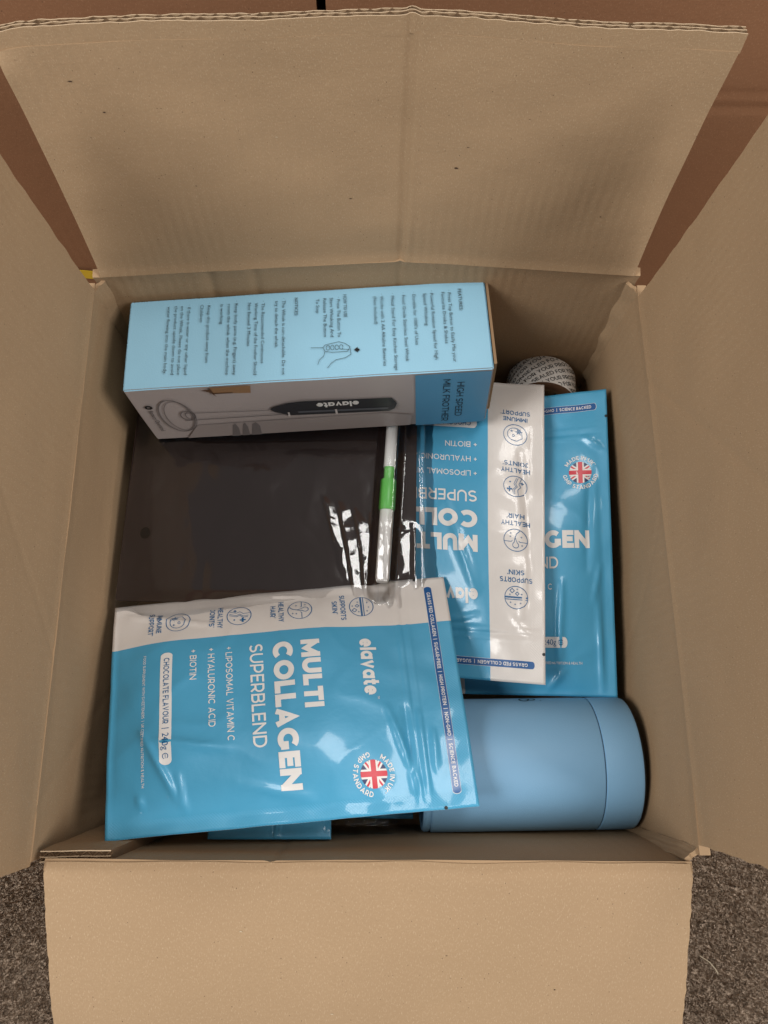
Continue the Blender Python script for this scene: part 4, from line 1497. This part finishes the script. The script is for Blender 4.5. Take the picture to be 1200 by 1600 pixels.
def build_board():
    root = empty('dark_board', (-0.070, 0.050, BZ - 0.0035), (0, 0, math.radians(-1.6)))
    tag(root, 'dark brown rectangular board inside the clear plastic sleeve', 'board')
    q = NT('dark_brown_board')
    tc = q.n('ShaderNodeTexCoord')
    ns = q.n('ShaderNodeTexNoise', Scale=14.0, Detail=4.0)
    q.l(tc.outputs['Object'], ns.inputs['Vector'])
    q.l(q.mix(ns.outputs[0], (0.021, 0.0092, 0.0074, 1), (0.028, 0.0130, 0.0105, 1)), q.b.inputs['Base Color'])
    q.b.inputs['Roughness'].default_value = 0.6
    q.b.inputs['Specular IOR Level'].default_value = 0.25
    W, H, T, r = 0.2095, 0.1450, 0.0035, 0.002
    pts = []
    for cx, cy, a0 in ((W / 2 - r, H / 2 - r, 0), (-W / 2 + r, H / 2 - r, 90), (-W / 2 + r, -H / 2 + r, 180), (W / 2 - r, -H / 2 + r, 270)):
        for k in range(5):
            a = math.radians(a0 + 22.5 * k)
            pts.append((cx + r * math.cos(a), cy + r * math.sin(a)))
    n = len(pts)
    V = [(x, y, 0) for x, y in pts] + [(x, y, T) for x, y in pts]
    Fc = [tuple(range(n))[::-1], tuple(range(n, 2 * n))] + [(i, (i + 1) % n, n + (i + 1) % n, n + i) for i in range(n)]
    o = mesh_obj('panel', V, Fc, q.m, root, False)
    # punched hole near the left edge
    hole = m_plain('punched_hole', (0.004, 0.003, 0.003, 1), 0.9, 0.1)
    Print().disc(0, 0, 0.0036, 20).build('punched_hole', lambda x, y, l: Vector((-0.0890 + x, -0.0235 + y * 1.2, T + l)), hole, root, 0.0003)


def pen_axis(t):
    # from the top (under the frother box) toward the viewer
    return Vector((0.0178, 0.1095, BZ + 0.0062)).lerp(Vector((0.0095, -0.0090, BZ + 0.0062)), t)


def build_pen():
    a, b = pen_axis(0), pen_axis(1)
    d = b - a
    L = d.length
    root = empty('marker_pen', a, d.to_track_quat('X', 'Z').to_euler())
    tag(root, 'white marker pen with light green cap inside the plastic sleeve', 'marker pen')
    white = m_plain('white_pen_plastic', (0.86, 0.855, 0.84, 1), 0.35)
    green = m_plain('green_pen_plastic', srgb(108, 205, 92), 0.35)
    lathe('barrel', [(0, 0.0001), (0, 0.0036), (0.001, 0.0042), (0.0335, 0.0044), (0.0335, 0.003)], white, root, 32)
    lathe('collar', [(0.0330, 0.003), (0.0330, 0.0036), (0.0340, 0.0038), (0.0430, 0.0038), (0.0445, 0.0034)], green, root, 32)
    lathe('cap', [(0.0430, 0.002), (0.0430, 0.0054), (0.0440, 0.0058), (0.0645, 0.0060), (0.0660, 0.0054), (0.0660, 0.002)], green, root, 32)
    lathe('barrel', [(0.0655, 0.002), (0.0655, 0.0048), (0.0670, 0.0050), (L - 0.003, 0.0050), (L - 0.0005, 0.0040), (L, 0.0001)], white, root, 32)


def build_sleeve():
    root = empty('plastic_sleeve', (-0.06, 0.045, BZ))
    o = Vector(root.location)
    tag(root, 'crinkled clear plastic sleeve wrapped over the dark board and marker', 'plastic sleeve')
    rnd = random.Random(12)
    x0, x1, y0, y1 = -0.176, 0.0480, -0.0300, 0.124
    # crinkle facets: folds through random points, strongest near the pen's lower end
    folds = []
    for _ in range(80):
        if rnd.random() < 0.62:
            cx, cy = rnd.gauss(0.014, 0.014), rnd.gauss(0.002, 0.020)
            am, rad = rnd.uniform(0.0001, 0.00035), rnd.uniform(0.008, 0.018)
            ang = rnd.gauss(math.pi / 2, 0.45)
        else:
            cx, cy = rnd.uniform(x0, x1), rnd.uniform(y0, y1)
            am, rad = rnd.uniform(0.00008, 0.00026), rnd.uniform(0.018, 0.050)
            ang = rnd.uniform(0, math.pi)
            folds.append((cx, cy, math.cos(ang), math.sin(ang), am, rad, 1))
            continue
        folds.append((cx, cy, math.cos(ang), math.sin(ang), am, rad, rnd.choice((-1, 1))))
    a, b = pen_axis(0), pen_axis(1)

    def z(x, y):
        t = clamp((a.y - y) / (a.y - b.y))
        px = lerp(a.x, b.x, t)
        d = abs(x - px)
        tent_h = 0.0125 * max(0.0, 1 - max(0, d - 0.0045) / 0.006) ** 1.15
        tent_h *= sstep(-0.026, -0.008, y)
        h = BZ + 0.0012 + tent_h
        for cx, cy, ca, sa, am, rad, sg in folds:
            dx, dy = x - cx, y - cy
            d2 = (dx * dx + dy * dy) / (rad * rad)
            if d2 < 6:
                s = -dx * sa + dy * ca          # distance from the fold line
                h += am * math.exp(-d2) * (max(0.0, 1 - abs(s) / (rad * 0.45)) if sg > 0 else 0.6 * max(0.0, s / rad))
        h += 0.0010 * nz(x * 22, y * 22, 3.3) + 0.0002 * abs(nz(x * 60, y * 50, 5.1))
        # pulled pleats fanning out around the lower half of the pen
        lim = lerp(-0.036, -0.012, clamp((0.052 - y) / 0.08)) + 0.004 * nz(y * 60, 7.7)
        top = lerp(0.056, 0.030, clamp((x + 0.03) / 0.07)) + 0.006 * nz(x * 70, 8.8)
        m = sstep(lim - 0.001, lim + 0.005, x) * sstep(top + 0.002, top - 0.008, y) * sstep(0.040, 0.034, x)
        if m > 0:
            sx = x + 0.30 * (y - 0.05) * clamp((0.02 - x) / 0.05) + 0.0024 * nz(x * 35, y * 28, 9.9) + 0.0006 * nz(x * 110, y * 45, 4.2)
            per = 0.0105
            k = math.floor(sx / per)
            fr = sx / per - k
            amp = per * 0.78 * (0.112 + 0.035 * noise.cell(Vector((k + 0.5, math.floor(y * 48 + 0.3 * k) + 0.5, 0.5))))
            h += m * (amp * ((0.78 - fr) / 0.78 if fr < 0.78 else (fr - 0.78) / 0.22) + 0.0004 * nz(x * 90, y * 120, 6.6))
        # lower border rises over the edge of the sideways pouch
        h += sstep(-0.010, -0.030, y) * 0.0056 * sstep(-0.170, -0.145, x)
        # right border droops on the pouch beside
        h += sstep(0.032, 0.046, y) * 0.10 * max(0.0, min(x, 0.038) - 0.022)
        h -= 0.42 * max(0.0, x - 0.038)
        return h

    nu, nv = 320, 210
    V, Fc = [], []
    for j in range(nv + 1):
        for i in range(nu + 1):
            u, v = i / nu, j / nv
            lo = y0 + 0.004 * nz(u * 6, 1.7) + 0.0012 * nz(u * 30, 2.7) - 0.004 * math.sin(u * 3)
            hi_x = x1 + 0.0012 * nz(v * 20, 4.4)
            x, y = lerp(x0 + 0.007 * (v - 0.2), hi_x, u), lerp(lo, y1, v)
            V.append(Vector((x, y, z(x, y))) - o)
    for j in range(nv):
        for i in range(nu):
            k = j * (nu + 1) + i
            Fc.append((k, k + 1, k + nu + 2, k + nu + 1))
    film = mesh_obj('film', V, Fc, M['clear'], root, True)
    # folded seam lines along the right border
    for xs in (0.0060, 0.0385):
        pts = []
        S = []
        for j in range(60):
            y = lerp(-0.024, 0.12, j / 59)
            x = xs + 0.003 * (y / 0.12) + 0.0004 * nz(y * 40, xs * 100)
            for dx, dz in ((-0.0016, 0.0002), (0, 0.0011), (0.0016, 0.0002)):
                S.append(Vector((x + dx, y, z(x + dx, y) + dz)) - o)
        F2 = []
        for j in range(59):
            for c in range(2):
                k = j * 3 + c
                F2.append((k, k + 1, k + 4, k + 3))
        mesh_obj('seam', S, F2, M['clear'], root, True)


build_board()
build_pen()
build_sleeve()


# ------------------------------------------------------------------ scrap of clear bag in the gap at the front
def build_scrap():
    root = empty('plastic_bag', (-0.0030, -0.1660, 0.060))
    tag(root, 'scrap of clear plastic bag in the dark gap beside the tumbler mouth', 'plastic bag')
    V, Fc = [], []
    nu, nv = 70, 24
    for j in range(nv + 1):
        for i in range(nu + 1):
            u, v = i / nu, j / nv
            x, y = lerp(-0.026, 0.0215, u), lerp(-0.007, 0.010, v) - 0.003 * u
            h = 0.008 * math.sin(v * 3.1) + 0.004 * abs(nz(x * 120, y * 90, 1)) + 0.0025 * abs(nz(x * 300, y * 200, 2))
            h += 0.006 * sstep(0.8, 1.0, u) * abs(nz(x * 200, y * 420, 6))
            V.append((x, y, h))
    for j in range(nv):
        for i in range(nu):
            k = j * (nu + 1) + i
            Fc.append((k, k + 1, k + nu + 2, k + nu + 1))
    mesh_obj('film', V, Fc, M['clear'], root, True)


build_scrap()


# ------------------------------------------------------------------ straw on the carpet
def build_straw():
    V, Fc = [], []
    pts = [Vector((0.233, -0.262, 0.003)), Vector((0.2385, -0.2655, 0.0048)), Vector((0.2425, -0.270, 0.0042)), Vector((0.2445, -0.2735, 0.003))]
    for i, p in enumerate(pts):
        for k in range(5):
            t = 2 * math.pi * k / 5
            V.append(p + Vector((math.cos(t), 0.6 * math.sin(t), math.sin(t))) * 0.0005)
    for i in range(len(pts) - 1):
        for k in range(5):
            a, b = i * 5 + k, i * 5 + (k + 1) % 5
            Fc.append((a, b, b + 5, a + 5))
    o = mesh_obj('straw', V, Fc, m_plain('pale_straw', (0.55, 0.46, 0.32, 1), 0.7), None, True)
    tag(o, 'thin pale straw lying on the carpet at the lower right', 'straw')


build_straw()
